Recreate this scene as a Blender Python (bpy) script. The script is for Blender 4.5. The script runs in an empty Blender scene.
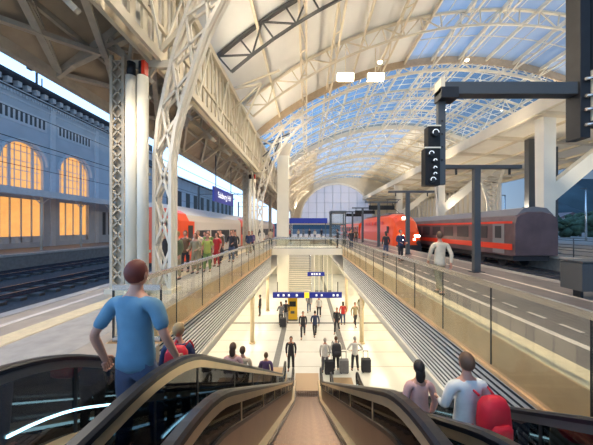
import bpy, math, random
from mathutils import Vector, Matrix
random.seed(7)
R = math.radians
scn = bpy.context.scene
COL = scn.collection
F, VX, VY, H = 262.0, 307.0, 228.0, 1.9

# ---------------------------------------------------------------- materials
M = {}
def mat(name, col, rough=.5, metal=0., emit=None, es=0., spec=.5, noise=0., nscale=4., bump=0., trans=0., alpha=1.):
    m = bpy.data.materials.new(name); m.use_nodes = True
    nt = m.node_tree; b = nt.nodes['Principled BSDF']
    b.inputs['Base Color'].default_value = (*col, 1); b.inputs['Roughness'].default_value = rough
    b.inputs['Metallic'].default_value = metal; b.inputs['Specular IOR Level'].default_value = spec
    if emit: b.inputs['Emission Color'].default_value = (*emit, 1); b.inputs['Emission Strength'].default_value = es
    if noise or bump:
        tc = nt.nodes.new('ShaderNodeTexCoord'); n = nt.nodes.new('ShaderNodeTexNoise')
        n.inputs['Scale'].default_value = nscale; n.inputs['Detail'].default_value = 6
        nt.links.new(tc.outputs['Object'], n.inputs['Vector'])
        if noise:
            r = nt.nodes.new('ShaderNodeValToRGB')
            r.color_ramp.elements[0].position = .3; r.color_ramp.elements[1].position = .7
            r.color_ramp.elements[0].color = (*[c*(1-noise) for c in col], 1)
            r.color_ramp.elements[1].color = (*[min(1, c*(1+noise)) for c in col], 1)
            nt.links.new(n.outputs['Fac'], r.inputs['Fac']); nt.links.new(r.outputs['Color'], b.inputs['Base Color'])
        if bump:
            bp = nt.nodes.new('ShaderNodeBump'); bp.inputs['Strength'].default_value = bump
            nt.links.new(n.outputs['Fac'], bp.inputs['Height']); nt.links.new(bp.outputs['Normal'], b.inputs['Normal'])
    M[name] = m
    return m
def glassmat(name, tint, refl=.12, rough=.02, gcol=(1,1,1), body=0., bodycol=(.5,.5,.5)):
    """thin architectural pane: tinted see-through with a mirror coat and a little milky body"""
    m = bpy.data.materials.new(name); m.use_nodes = True; nt = m.node_tree
    for n in list(nt.nodes): nt.nodes.remove(n)
    o = nt.nodes.new('ShaderNodeOutputMaterial'); t = nt.nodes.new('ShaderNodeBsdfTransparent'); g = nt.nodes.new('ShaderNodeBsdfGlossy')
    t.inputs['Color'].default_value = (*tint, 1); g.inputs['Roughness'].default_value = rough; g.inputs['Color'].default_value = (*gcol, 1)
    lf = nt.nodes.new('ShaderNodeLayerWeight'); lf.inputs['Blend'].default_value = .5
    lw = nt.nodes.new('ShaderNodeMath'); lw.operation = 'POWER'; lw.inputs[1].default_value = 4; nt.links.new(lf.outputs['Facing'], lw.inputs[0])
    ad = nt.nodes.new('ShaderNodeMath'); ad.operation = 'MULTIPLY_ADD'; ad.inputs[1].default_value = .10; ad.inputs[2].default_value = refl; ad.use_clamp = True
    mx = nt.nodes.new('ShaderNodeMixShader')
    nt.links.new(lw.outputs[0], ad.inputs[0]); nt.links.new(ad.outputs[0], mx.inputs[0])
    base = t
    if body:
        d = nt.nodes.new('ShaderNodeBsdfDiffuse'); d.inputs['Color'].default_value = (*bodycol, 1)
        tl = nt.nodes.new('ShaderNodeBsdfTranslucent'); tl.inputs['Color'].default_value = (*bodycol, 1)
        dm = nt.nodes.new('ShaderNodeMixShader'); dm.inputs[0].default_value = .4
        nt.links.new(d.outputs[0], dm.inputs[1]); nt.links.new(tl.outputs[0], dm.inputs[2])
        b2 = nt.nodes.new('ShaderNodeMixShader'); b2.inputs[0].default_value = body
        nt.links.new(t.outputs[0], b2.inputs[1]); nt.links.new(dm.outputs[0], b2.inputs[2]); base = b2
    nt.links.new(base.outputs[0], mx.inputs[1]); nt.links.new(g.outputs[0], mx.inputs[2]); nt.links.new(mx.outputs[0], o.inputs[0])
    M[name] = m
    return m
mat('cream', (.68,.60,.46), .45, noise=.06, nscale=1.2)
mat('cream_light', (.84,.79,.67), .5, noise=.04, nscale=.8)
mat('beam_brown', (.44,.33,.22), .4, noise=.1)
mat('steel_dark', (.025,.026,.03), .45, .3, noise=.12)
mat('steel_grey', (.10,.105,.11), .4, .4)
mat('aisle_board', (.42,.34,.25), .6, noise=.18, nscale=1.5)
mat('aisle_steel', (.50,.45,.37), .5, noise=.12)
mat('cream_aged', (.50,.43,.33), .55, noise=.15, nscale=3)
mat('membrane', (.80,.79,.76), .6, noise=.05, nscale=.5)
mat('stainless', (.62,.60,.57), .25, .9, noise=.05)
mat('brass', (.70,.56,.36), .3, .7, noise=.08)
mat('rubber', (.010,.011,.016), .30, spec=.45)
mat('black', (.004,.004,.005), .6)
mat('black_gloss', (.015,.018,.022), .12)
mat('step_metal', (.19,.125,.09), .35, .55, noise=.15, nscale=9)
mat('step_edge', (.42,.30,.19), .4, .4)
mat('paving', (.42,.33,.24), .38, noise=.16, nscale=2.2)
mat('asphalt', (.17,.14,.125), .4, noise=.2, nscale=2.5)
mat('tactile', (.74,.60,.38), .5, noise=.1, nscale=6)
mat('white_line', (.72,.62,.52), .5, noise=.1, nscale=5)
mat('kerb', (.36,.32,.28), .6, noise=.15, nscale=4)
mat('fascia', (.68,.44,.24), .35, noise=.14, nscale=1.5)
mat('marble', (.70,.71,.68), .16, noise=.06, nscale=.7)
mat('floor_band', (.22,.22,.22), .25, noise=.1)
mat('rib_metal', (.82,.82,.80), .45, .2)
mat('rib_dark', (.02,.028,.04), .6)
mat('ballast', (.045,.043,.045), .9, noise=.5, nscale=14, bump=.8)
mat('sleeper', (.10,.095,.09), .8, noise=.2)
mat('rail', (.28,.30,.36), .25, .9)
mat('facade', (.66,.70,.74), .7, noise=.07, nscale=.7)
mat('facade_trim', (.80,.82,.84), .7, noise=.05)
mat('roof_dark', (.05,.05,.06), .6)
mat('window_lit', (.8,.5,.2), .5, emit=(1.0,.47,.13), es=.7, noise=.25, nscale=.9)
mat('shop_lit', (.9,.85,.7), .5, emit=(1.0,.78,.45), es=1.2)
mat('lamp_on', (1,1,1), .4, emit=(1.0,.80,.52), es=14.)
mat('strip_light', (.8,1,1), .4, emit=(.45,.85,1.0), es=2.2)
mat('panel_bronze', (.25,.165,.11), .28, .75, noise=.12, nscale=3)
mat('headlight', (1,1,1), .3, emit=(1.0,.86,.62), es=14.)
mat('tail_light', (1,.05,.05), .3, emit=(1.0,.08,.06), es=3.)
mat('train_red', (.72,.045,.018), .3, noise=.08, nscale=1.0)
mat('train_orange', (.85,.09,.02), .3)
mat('train_white', (.66,.60,.55), .35)
mat('train_grey', (.20,.19,.20), .4)
mat('train_maroon', (.12,.075,.08), .35, noise=.3, nscale=.8)
mat('train_dark', (.03,.03,.035), .5)
mat('sign_blue', (.012,.025,.25), .35, emit=(.02,.04,.5), es=.12)
mat('sign_white', (.85,.88,.92), .4, emit=(.9,.95,1), es=.5)
mat('sign_yellow', (.85,.65,.03), .4, emit=(1,.75,.05), es=.5)
mat('machine_yellow', (.85,.50,.02), .4)
mat('lattice_white', (.78,.72,.62), .45)
mat('skin_tone', (.56,.27,.18), .55)
mat('skin_pale', (.62,.36,.26), .55)
mat('hair_dark', (.03,.02,.016), .6); mat('hair_brown', (.13,.065,.035), .6); mat('hair_fair', (.42,.28,.13), .6)
mat('hair_grey', (.42,.38,.35), .6); mat('hair_red', (.15,.03,.02), .6)
for n, c in dict(c_blue=(.12,.26,.38), c_white=(.72,.70,.66), c_cream=(.70,.55,.38), c_dark=(.03,.03,.04), c_navy=(.03,.045,.11), c_grey=(.2,.2,.22),
                 c_green=(.22,.34,.10), c_red=(.55,.03,.03), c_pink=(.72,.42,.38), c_khaki=(.33,.27,.16), c_jeans=(.07,.10,.18), c_olive=(.15,.16,.08),
                 c_brown=(.16,.09,.05), c_purple=(.12,.07,.18), c_lime=(.45,.5,.12)).items(): mat(n, c, .8, noise=.12, nscale=6)
mat('bag_red', (.62,.012,.03), .55, noise=.15, nscale=5)
mat('shoe', (.03,.025,.02), .5); mat('eye_white', (.8,.8,.78), .3); mat('lip', (.45,.12,.1), .5)
mat('ground', (.05,.055,.05), .9, noise=.3, nscale=.3)
mat('hill', (.025,.045,.055), 1., noise=.3, nscale=.02)
mat('leaf', (.03,.055,.03), .9, noise=.5, nscale=2)
mat('bark', (.06,.045,.03), .9)
mat('house', (.35,.33,.33), .8, noise=.1)
mat('gable_frame', (.35,.34,.33), .5)
glassmat('pane_clear', (.94,.95,.92), .02, .02, body=.02, bodycol=(.85,.75,.55))
glassmat('pane_escalator', (.20,.22,.25), .10, .03)
glassmat('pane_roof', (.47,.56,.62), .02, .15, body=.10, bodycol=(.60,.70,.85))
glassmat('pane_milky', (.62,.70,.76), .02, .2, body=.50, bodycol=(.72,.78,.86))
glassmat('pane_gable', (.95,.90,.90), .02, .2, body=.55, bodycol=(.95,.88,.88))

# ---------------------------------------------------------------- helpers
def tag(o, label=None, cat=None, group=None, kind=None):
    if label: o['label'] = label
    if cat: o['category'] = cat
    if group: o['group'] = group
    if kind: o['kind'] = kind
    return o
def empty(name, loc=(0,0,0), rz=0):
    o = bpy.data.objects.new(name, None); COL.objects.link(o); o.location = loc; o.rotation_euler = (0,0,rz); o.empty_display_size = .2
    return o
class MB:
    def __init__(s): s.v = []; s.f = []; s.sm = []
    def add(s, vs, fs, smooth=False):
        n = len(s.v); s.v += [tuple(v) for v in vs]
        for f in fs: s.f.append(tuple(i+n for i in f)); s.sm.append(smooth)
        return s
    def box(s, x0, x1, y0, y1, z0, z1):
        return s.add([(x,y,z) for x in (x0,x1) for y in (y0,y1) for z in (z0,z1)],
              [(0,1,3,2),(4,6,7,5),(0,4,5,1),(2,3,7,6),(0,2,6,4),(1,5,7,3)])
    def cbox(s, c, d): return s.box(c[0]-d[0]/2,c[0]+d[0]/2,c[1]-d[1]/2,c[1]+d[1]/2,c[2]-d[2]/2,c[2]+d[2]/2)
    def bar(s, p, q, w, h=None, up=(0,0,1)):
        """rectangular bar from p to q"""
        h = h or w; p = Vector(p); q = Vector(q); d = (q-p)
        if d.length < 1e-6: return s
        d.normalize(); u = Vector(up)
        if abs(d.dot(u)) > .98: u = Vector((0,1,0)) if abs(d.y) < .9 else Vector((1,0,0))
        a = d.cross(u).normalized()*w/2; b = a.cross(d).normalized()*h/2
        vs = [e+i*a+j*b for e in (p,q) for i,j in ((-1,-1),(1,-1),(1,1),(-1,1))]
        return s.add(vs, [(3,2,1,0),(4,5,6,7),(0,1,5,4),(1,2,6,5),(2,3,7,6),(3,0,4,7)])
    def tube(s, pts, r, n=8, caps=True):
        pts = [Vector(p) for p in pts]; rings = []; base = len(s.v)
        rr = r if isinstance(r, (list,tuple)) else [r]*len(pts)
        prev = None
        for i, p in enumerate(pts):
            d = (pts[min(i+1,len(pts)-1)]-pts[max(i-1,0)]).normalized()
            if prev is None:
                u = Vector((0,0,1)) if abs(d.z) < .9 else Vector((1,0,0))
                a = d.cross(u).normalized()
            else: a = (prev - d*prev.dot(d)).normalized()
            prev = a; b = d.cross(a)
            for k in range(n):
                t = 2*math.pi*k/n; s.v.append(tuple(p+(a*math.cos(t)+b*math.sin(t))*rr[i]))
        for i in range(len(pts)-1):
            for k in range(n):
                k2 = (k+1)%n
                s.f.append((base+i*n+k, base+i*n+k2, base+(i+1)*n+k2, base+(i+1)*n+k)); s.sm.append(True)
        if caps:
            s.f.append(tuple(base+k for k in range(n))[::-1]); s.sm.append(False)
            s.f.append(tuple(base+(len(pts)-1)*n+k for k in range(n))); s.sm.append(False)
        return s
    def sweep(s, pts, prof, side=Vector((1,0,0))):
        """sweep a closed (u,v) profile along a path lying in the y-z plane; u = x, v = path normal"""
        pts = [Vector(p) for p in pts]; base = len(s.v); n = len(prof)
        for i, p in enumerate(pts):
            d = (pts[min(i+1,len(pts)-1)]-pts[max(i-1,0)]).normalized(); b = side.cross(d).normalized()
            for (u, w) in prof: s.v.append(tuple(p+side*u+b*w))
        for i in range(len(pts)-1):
            for k in range(n):
                k2 = (k+1)%n; s.f.append((base+i*n+k, base+i*n+k2, base+(i+1)*n+k2, base+(i+1)*n+k)); s.sm.append(False)
        s.f.append(tuple(base+k for k in range(n))[::-1]); s.sm.append(False)
        s.f.append(tuple(base+(len(pts)-1)*n+k for k in range(n))); s.sm.append(False)
        return s
    def prism(s, poly, axis, a0, a1):
        """extrude polygon; axis 'x': poly=(y,z); 'y': poly=(x,z); 'z': poly=(x,y)"""
        def P(p, a): return {'x': (a,p[0],p[1]), 'y': (p[0],a,p[1]), 'z': (p[0],p[1],a)}[axis]
        n = len(poly); vs = [P(p,a0) for p in poly]+[P(p,a1) for p in poly]
        return s.add(vs, [tuple(range(n))[::-1], tuple(range(n,2*n))]+[(i,(i+1)%n,(i+1)%n+n,i+n) for i in range(n)])
    def ellipsoid(s, c, r, nu=12, nv=8):
        vs = []; fs = []
        for j in range(1, nv):
            th = math.pi*j/nv
            for i in range(nu):
                ph = 2*math.pi*i/nu
                vs.append((c[0]+r[0]*math.sin(th)*math.cos(ph), c[1]+r[1]*math.sin(th)*math.sin(ph), c[2]+r[2]*math.cos(th)))
        t = len(vs); vs.append((c[0],c[1],c[2]+r[2])); vs.append((c[0],c[1],c[2]-r[2]))
        for j in range(nv-2):
            for i in range(nu):
                i2 = (i+1)%nu; fs.append((j*nu+i,(j+1)*nu+i,(j+1)*nu+i2,j*nu+i2))
        for i in range(nu):
            i2 = (i+1)%nu; fs.append((t,i,i2)); fs.append((t+1,(nv-2)*nu+i2,(nv-2)*nu+i))
        return s.add(vs, fs, True)
    def loft(s, rings, caps=True, smooth=True):
        base = len(s.v); n = len(rings[0])
        for r_ in rings: s.v += [tuple(p) for p in r_]
        for i in range(len(rings)-1):
            for k in range(n):
                k2 = (k+1)%n; s.f.append((base+i*n+k, base+i*n+k2, base+(i+1)*n+k2, base+(i+1)*n+k)); s.sm.append(smooth)
        if caps:
            s.f.append(tuple(base+k for k in range(n))[::-1]); s.sm.append(False)
            s.f.append(tuple(base+(len(rings)-1)*n+k for k in range(n))); s.sm.append(False)
        return s
    def mesh(s, name):
        me = bpy.data.meshes.new(name); me.from_pydata(s.v, [], s.f)
        me.polygons.foreach_set('use_smooth', s.sm); me.update()
        import bmesh
        b = bmesh.new(); b.from_mesh(me); bmesh.ops.recalc_face_normals(b, faces=b.faces); b.to_mesh(me); b.free()
        return me
    def build(s, name, m, parent=None, loc=(0,0,0)):
        me = s.mesh(name); me.materials.append(M[m] if isinstance(m, str) else m)
        o = bpy.data.objects.new(name, me); COL.objects.link(o); o.location = loc
        if parent: o.parent = parent
        return o
def struct(name, mb, m, parent=None):
    o = mb.build(name, m, parent)
    if not parent: o['kind'] = 'structure'
    return o
def children(o): return [c for c in bpy.data.objects if c.parent == o]
def copy_tree(o, parent=None, kids=None):
    c = o.copy(); COL.objects.link(c); c.parent = parent
    for ch in list(children(o)): copy_tree(ch, c)
    return c
def pt(px, py, d): return Vector(((px-VX)/F*d, d, H-(py-VY)/F*d))
ORD = ['first','second','third','fourth','fifth','sixth','seventh','eighth','ninth','tenth','eleventh','twelfth','thirteenth','fourteenth','fifteenth','sixteenth','seventeenth','eighteenth']
def textmesh(name, body, size, m, parent, loc, rot, ext=.004):
    cu = bpy.data.curves.new(name, 'FONT'); cu.body = body; cu.size = size; cu.extrude = ext; cu.align_x = 'CENTER'; cu.align_y = 'CENTER'
    t = bpy.data.objects.new(name+'_tmp', cu); COL.objects.link(t)
    bpy.context.view_layer.update()
    me = bpy.data.meshes.new_from_object(t.evaluated_get(bpy.context.evaluated_depsgraph_get()))
    bpy.data.objects.remove(t); me.materials.clear(); me.materials.append(M[m])
    o = bpy.data.objects.new(name, me); COL.objects.link(o); o.parent = parent; o.location = loc; o.rotation_euler = rot
    return o

# ---------------------------------------------------------------- camera
cam = bpy.data.cameras.new('camera'); co = bpy.data.objects.new('camera', cam); COL.objects.link(co); scn.camera = co
co.location = (0,0,H); co.rotation_euler = (R(90),0,0)
cam.sensor_width = 36; cam.lens = 36*F/593; cam.clip_start = .05; cam.clip_end = 3000
cam.shift_x = -(VX-296.5)/593; cam.shift_y = (VY-222.5)/593

# ---------------------------------------------------------------- platforms, pit and hall
PW = 3.3; PY0, PY1 = 4.9, 24.3; YF = 84.0; ZH = -5.3; XL, XR = -6.7, 9.0
# platform slab (one shell piece) built as boxes round the openings
f = MB()
f.box(XL,-PW-.02,-4,YF,-.6,0)                      # left strip
f.box(PW+.02,XR,-4,YF,-.6,0)                       # right strip
f.box(-PW-.02,-2.42,-4,PY0-.6,-.6,0)                  # floor beside the left escalator
f.box(-PW-.02,PW+.02,-4,-1.6,-.6,0)
f.box(2.42,PW+.02,-4,1.0,-.6,0)
f.box(-PW-.02,PW+.02,42,YF,-.6,0)
struct('floor', f, 'paving')
f = MB(); f.box(-PW-.02,PW+.02,PY1,27.3,-.6,0)
struct('floor', f, 'cream_light')
# asphalt field and lines on right platform
f = MB(); f.box(3.75,XR-.35,-4,YF,0,.004); struct('floor', f, 'asphalt')
f = MB(); f.box(-4.85,-PW-.3,-4,YF,0,.003); struct('floor', f, 'kerb')
k = 0
def trim(mb, m, zz=None):
    global k; k += 1
    return struct('trim_%d' % k, mb, m)
f = MB(); f.box(PW+.02,3.75,-4,YF,.0,.008)
trim(f, 'tactile')
f = MB(); f.box(4.36,4.5,-4,YF,.004,.009); trim(f, 'white_line')
f = MB()
for i in range(60): f.box(4.96,5.04,1+i*.75,1.42+i*.75,.004,.009)
trim(f, 'white_line')
f = MB(); f.box(7.3,7.42,-4,YF,.004,.009); trim(f, 'white_line')
f = MB(); f.box(-5.35,-4.9,-4,YF,0,.008)
for i in range(5): f.box(-5.33+i*.09,-5.29+i*.09,-4,YF,.008,.013)
trim(f, 'tactile')
f = MB(); f.box(-6.0,-5.86,-4,YF,0,.008); trim(f, 'white_line')
f = MB(); f.box(XL-.08,XL+.25,-4,YF,-.12,.01); trim(f, 'kerb')
f = MB(); f.box(XR-.3,XR+.08,-4,YF,-.12,.01); trim(f, 'kerb')
# platform side walls to track
f = MB(); f.box(XL,XL+.2,-4,YF,-1.1,-.6); f.box(XR-.2,XR,-4,YF,-1.1,-.6); trim(f, 'kerb')
# slab fascias above the ribbed walls
for s in (-1, 1):
    f = MB(); y0 = PY0-.6 if s < 0 else 1.0
    f.box(s*PW, s*(PW+.02)+s*.02, y0, PY1, -.62, .0)
    f.box(s*(PW-.05), s*(PW+.04), y0, PY1, -.66, -.60)
    trim(f, 'fascia')
    # slatted metal wall: bright slats over a dark backing
    y0 = 3.9 if s < 0 else 1.0
    n = 12; z0, z1 = -2.0, -.66; dz = (z1-z0)/n
    w_ = MB().box(s*(PW+.05), s*(PW+.14), y0, PY1, z0, z1); w_ = struct('wall_left' if s < 0 else 'wall_right', w_, 'rib_dark')
    f = MB()
    for i in range(n):
        z = z0+i*dz; f.prism([(s*(PW+.05), z+dz*.20),(s*(PW+.035), z+dz*.24),(s*(PW+.03), z+dz*.46),(s*(PW+.035), z+dz*.70),(s*(PW+.05), z+dz*.74)], 'y', y0, PY1)
    f.build('slats', 'rib_metal', w_)
    # bottom edge strip + hall ceiling underneath the platform
    f = MB(); f.box(s*(PW-.04), s*(PW+.16), y0, PY1, -2.14, -2.0); trim(f, 'cream_light')
    f = MB(); f.box(s*PW, s*6.2, 1.0, 42, -2.3, -2.14); struct('ceiling', f, 'cream_light')
    # hall side wall with lit shopfront panes
    f = MB(); f.box(s*6.0, s*6.2, .4, 42, ZH, -2.14); struct('wall_left' if s < 0 else 'wall_right', f, 'cream_light')
    for i in range(8):
        y = 12+i*2.8
        w = MB(); w.box(s*5.93, s*5.99, y, y+2.3, ZH+.3, -2.6); o = struct('window_%d' % (i+1+(8 if s > 0 else 0)), w, 'shop_lit')
        w = MB()
        for yy in (y, y+1.15, y+2.3): w.box(s*5.88, s*5.93, yy-.03, yy+.03, ZH+.2, -2.5)
        w.box(s*5.88, s*5.93, y, y+2.3, -2.65, -2.5); w.box(s*5.88, s*5.93, y, y+2.3, ZH+.2, ZH+.32)
        b = w.build('window_frame', 'steel_grey', o)
f = MB(); f.box(-6.2,6.2,.2,44,ZH-.3,ZH); struct('floor', f, 'marble')
f = MB(); f.box(-6.2,6.2,.2,.4,ZH,-1.4); struct('wall_near', f, 'cream_light')
for x in (-1.65, 2.15):
    f = MB(); f.box(x-.17,x+.17,12.2 if x<0 else 15.5,40,ZH,ZH+.005); trim(f, 'floor_band')
f = MB(); f.box(-5.9,5.9,19.7,20.0,ZH,ZH+.006); trim(f, 'floor_band')
f = MB()
for y in (13.6,15.2,16.8,18.4,21.5,23.5): f.box(-5.9,5.9,y,y+.03,ZH,ZH+.004)
trim(f, 'kerb')
# hall pillars at pit edge
for s in (-1, 1):
    for i, y in enumerate((16.4, 22.8)):
        r = empty('hall_pillar', (s*3.42, y, ZH)); w = ('left','right')[s>0]
        tag(r, 'slim cream pillar in the lower hall %s the ribbed wall on the %s, %s' % ('under', w, ('the nearer one','the farther one beside the hanging blue sign')[i]), 'pillar')
        MB().tube([(0,0,.08),(0,0,3.0)], .13, 16).build('shaft', 'tactile', r)
        MB().tube([(0,0,0),(0,0,.08)], .2, 16).build('base', 'brass', r)
        MB().box(-.2,.2,-.2,.2,3.0,3.15).build('capital', 'cream_light', r)
# back of hall: stair going up beyond the bridge
st = empty('staircase', (-1.25, 29.2, ZH)); tag(st, 'wide pale staircase rising at the far end of the lower hall under the bridge', 'staircase')
f = MB()
for i in range(30): f.box(-1.6,1.7,i*.33,i*.33+.33 if i<29 else i*.33+.4,0,.1767*(i+1))
f.build('flight', 'cream_light', st)
f = MB()
for i in range(30): f.box(-1.6,1.7,i*.33-.012,i*.33+.03,.1767*(i+1)-.03,.1767*(i+1)+.006)
f.build('nosing', 'floor_band', st)
for sx in (-1.6, 1.7):
    f = MB(); f.tube([(sx,-.3,.95),(sx,9.9,.95+5.3)], .03, 8)
    for i in range(8): f.tube([(sx,i*1.35,.18+i*.72),(sx,i*1.35,.98+i*.72)], .02, 6)
    f.build('handrail', 'stainless', st)
f = MB(); f.box(-6.2,6.2,40.9,41.1,ZH,-.6); struct('wall_far', f, 'cream_light')

# ---------------------------------------------------------------- balustrades of glass
def balustrade(label, x, y0, y1, axis='y', zb=-.5, step=1.6, grp=None):
    r = empty('glass_balustrade', (x, y0, 0) if axis == 'y' else (y0, x, 0)); tag(r, label, 'balustrade')
    n = max(1, round((y1-y0)/step)); L = (y1-y0)/n
    def B(a0, a1, t0, t1, z0, z1):
        return MB().box(t0,t1,a0,a1,z0,z1) if axis == 'y' else MB().box(a0,a1,t0,t1,z0,z1)
    for i in range(n):
        B(i*L+.012, (i+1)*L-.012, -.009, .009, zb, .86).build('pane', 'pane_clear', r)
    B(0, y1-y0, -.035, .035, .86, .95).build('handrail', 'stainless', r)
    if zb > -.1: B(0, y1-y0, -.03, .03, -.0, .07).build('base_rail', 'stainless', r)
    for i in range(n+1):
        a = i*L
        if axis == 'y': MB().box(-.011,.011,a-.007,a+.007,zb,.86).build('joint', 'steel_dark', r)
        else: MB().box(a-.012,a+.012,-.014,.012,zb,.86).build('joint', 'steel_dark', r)
    return r
balustrade('glass balustrade with steel handrail along the left edge of the open shaft', -PW+.06, PY0, PY1-.1)
balustrade('glass balustrade with steel handrail along the right edge of the open shaft', PW-.06, 1.35, PY1-.1, step=1.63)
balustrade('glass balustrade across the near side of the white bridge', PY1+.06, -PW+.05, PW-.05, 'x', .0, 1.3)
balustrade('glass balustrade across the back of the white bridge', 27.24, -PW+.05, PW-.05, 'x', .0, 1.3)
balustrade('short glass balustrade closing the left shaft behind the blue shirt', PY0-.5, -PW+.05, -2.45, 'x', .0, .8)

# ---------------------------------------------------------------- escalators
T30 = math.tan(R(30)); TL = .62
def prof_path(yb, h, y0=-1.4, extra=1.35, newel=True):
    """list of (y,z): level, fillet, incline, fillet, level"""
    ye = yb+5.3/T30; P = [(y0, h)]
    def fil(yc, zc, d0, d1):
        for i in range(9):
            t = i/8; a = (yc-d0[0]*TL, zc-d0[1]*TL); b = (yc+d1[0]*TL, zc+d1[1]*TL)
            P.append(((1-t)**2*a[0]+2*t*(1-t)*yc+t*t*b[0], (1-t)**2*a[1]+2*t*(1-t)*zc+t*t*b[1]))
    c, s_ = math.cos(R(30)), math.sin(R(30))
    fil(yb, h, (1,0), (c,-s_)); fil(ye, h-5.3, (c,-s_), (1,0)); P.append((ye+extra, h-5.3))
    return P
def zat(P, y):
    for (a, b) in zip(P[:-1], P[1:]):
        if a[0] <= y <= b[0]: return a[1]+(b[1]-a[1])*(y-a[0])/(b[0]-a[0]+1e-9)
    return P[0][1] if y < P[0][0] else P[-1][1]
def escalator(cx, yb, w, label, y0=-1.4):
    r = empty('escalator', (cx, 0, 0)); tag(r, label, 'escalator', )
    hw = w/2; sw = .49; ye = yb+5.3/T30
    base = prof_path(yb, 0, y0)
    # steps
    f = MB().box(-sw,sw,0,.4,-.03,0)
    for i in range(12): f.box(-sw+.03+i*.079,-sw+.06+i*.079,0,.39,0,.009)
    f.box(-sw,sw,.0,.03,-.231,-.03); f.box(-sw,sw,0,.02,.0,.011)
    me = f.mesh('step'); me.materials.append(M['step_metal'])
    y = yb-1.2; i = 0
    while y < ye+.9:
        zc = zat(base, y+.2)
        o = bpy.data.objects.new('step', me); COL.objects.link(o); o.parent = r; o.location = (0, y, zc); y += .4
    # comb / landing plates
    MB().box(-hw+.05,hw-.05,y0,yb-1.2,-.04,.0).build('landing_plate', 'step_edge', r)
    MB().box(-hw+.05,hw-.05,ye+.9,ye+2.3,-5.3,-5.29).build('landing_plate', 'step_edge', r)
    for s in (-1, 1):
        X = s*hw
        # rubber handrail with round newel return at the bottom
        hp = prof_path(yb, .93, y0, 1.0); e = hp[-1]
        rail = [(X, p[0], p[1]) for p in hp]
        for i in range(1, 9):
            a = math.pi*i/8; rail.append((X, e[0]+.30*math.sin(a), e[1]-.30+.30*math.cos(a)))
        rail.append((X, e[0]-.25, e[1]-.6))
        MB().sweep(rail, [(-.042,-.022),(-.042,.008),(-.026,.026),(.026,.026),(.042,.008),(.042,-.022)]).build('handrail', 'rubber', r)
        pr = [(X, p[0], p[1]-.055) for p in hp]
        MB().sweep(pr, [(-.038,-.035),(-.038,.03),(.038,.03),(.038,-.035)]).build('rail_profile', 'brass' if (cx == 0 or s*cx < 0) else 'steel_grey', r)
        # glass panes between deck and rail
        pa = prof_path(yb, .84, y0, 1.0); pb = prof_path(yb, .22, y0, 1.0)
        ys = [y0+.1]; 
        while ys[-1] < ye+.9: ys.append(ys[-1]+1.25)
        ys[-1] = ye+.95
        lean = .12
        for a, b in zip(ys[:-1], ys[1:]):
            m_ = MB(); n = 6; top = []; bot = []
            for i in range(n+1):
                yy = a+.02+(b-a-.04)*i/n
                top.append((yy, zat(pa, yy))); bot.append((yy, zat(pb, yy)))
            m_.prism(bot+top[::-1], 'x', X-.006, X+.006)
            m_.build('glass_panel', 'pane_escalator', r)
            MB().bar((X, b, zat(pb, b)), (X, b, zat(pa, b)), .022, .03).build('glass_joint', 'brass' if cx == 0 else 'steel_dark', r)
        if cx == 0:
            pq = [(X-s*.012, p[0], p[1]+.42) for p in prof_path(yb, 0, y0, 1.0)]
            MB().sweep(pq, [(-.006,-.20),(-.006,.20),(.006,.20),(.006,-.20)]).build('inner_panel', 'panel_bronze', r)
            pq = [(X-s*.014, p[0], p[1]+.635) for p in prof_path(yb, 0, y0, 1.0)]
            MB().sweep(pq, [(-.012,-.018),(-.012,.012),(.012,.012),(.012,-.018)]).build('panel_edge', 'rubber', r)
        else:
            pq = [(X-s*.012, p[0], p[1]+.44) for p in prof_path(yb, 0, y0, 1.0)[4:]]
            MB().sweep(pq, [(-.006,-.010),(-.006,.010),(.006,.010),(.006,-.010)]).build('light_strip', 'strip_light', r)
        # lower decks
        pd = [(X, p[0], p[1]+.19) for p in base]
        MB().sweep(pd, [(-.115 if s > 0 else -.08,-.03),(-.115 if s > 0 else -.08,.012),(0,.035),(.08 if s > 0 else .115,.012),(.08 if s > 0 else .115,-.03)]).build('deck', 'brass', r)
        ps = [(s*(sw+.015), p[0], p[1]+.02) for p in base]
        MB().sweep(ps, [(-.008,-.16),(-.008,.16),(.008,.16),(.008,-.16)]).build('skirt', 'black_gloss', r)
        pl = [(s*(sw+.004), p[0], p[1]+.13) for p in base[4:-1]]
        MB().sweep(pl, [(-.006,-.018),(-.006,.018),(.006,.018),(.006,-.018)]).build('light_strip', 'strip_light' if cx else 'rubber', r)
    # cladding under
    pc = [(0, p[0], p[1]-.62) for p in base]
    MB().sweep(pc, [(-hw-.07,-.35),(-hw-.07,.30),(hw+.07,.30),(hw+.07,-.35)]).build('truss_cladding', 'black_gloss', r)
    for s in (-1, 1):
        MB().sweep([(s*(hw+.045), p[0], p[1]-.05) for p in base], [(-.03,-.6),(-.03,.22),(.03,.22),(.03,-.6)]).build('side_cladding', 'black_gloss', r)
    return r
escalator(0, 1.50, 1.24, 'middle escalator running down from the camera with brown steps')
escalator(-1.60, 2.05, 1.14, 'left escalator with lit blue-white skirt strips carrying the man in the blue shirt')
escalator(1.62, 1.12, 1.14, 'right escalator carrying the passenger with the red backpack')
# covers between escalators
ESC = {-1: 2.05, 0: 1.5, 1: 1.12}
for s, yb in ((-1, 1.8), (1, 1.3)):
    p = prof_path(yb, .12)
    f = MB().sweep([(s*.84, q[0], q[1]-.02) for q in p], [(-.1,-.12),(-.1,.06),(.1,.06),(.1,-.12)]); trim(f, 'stainless')

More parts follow.
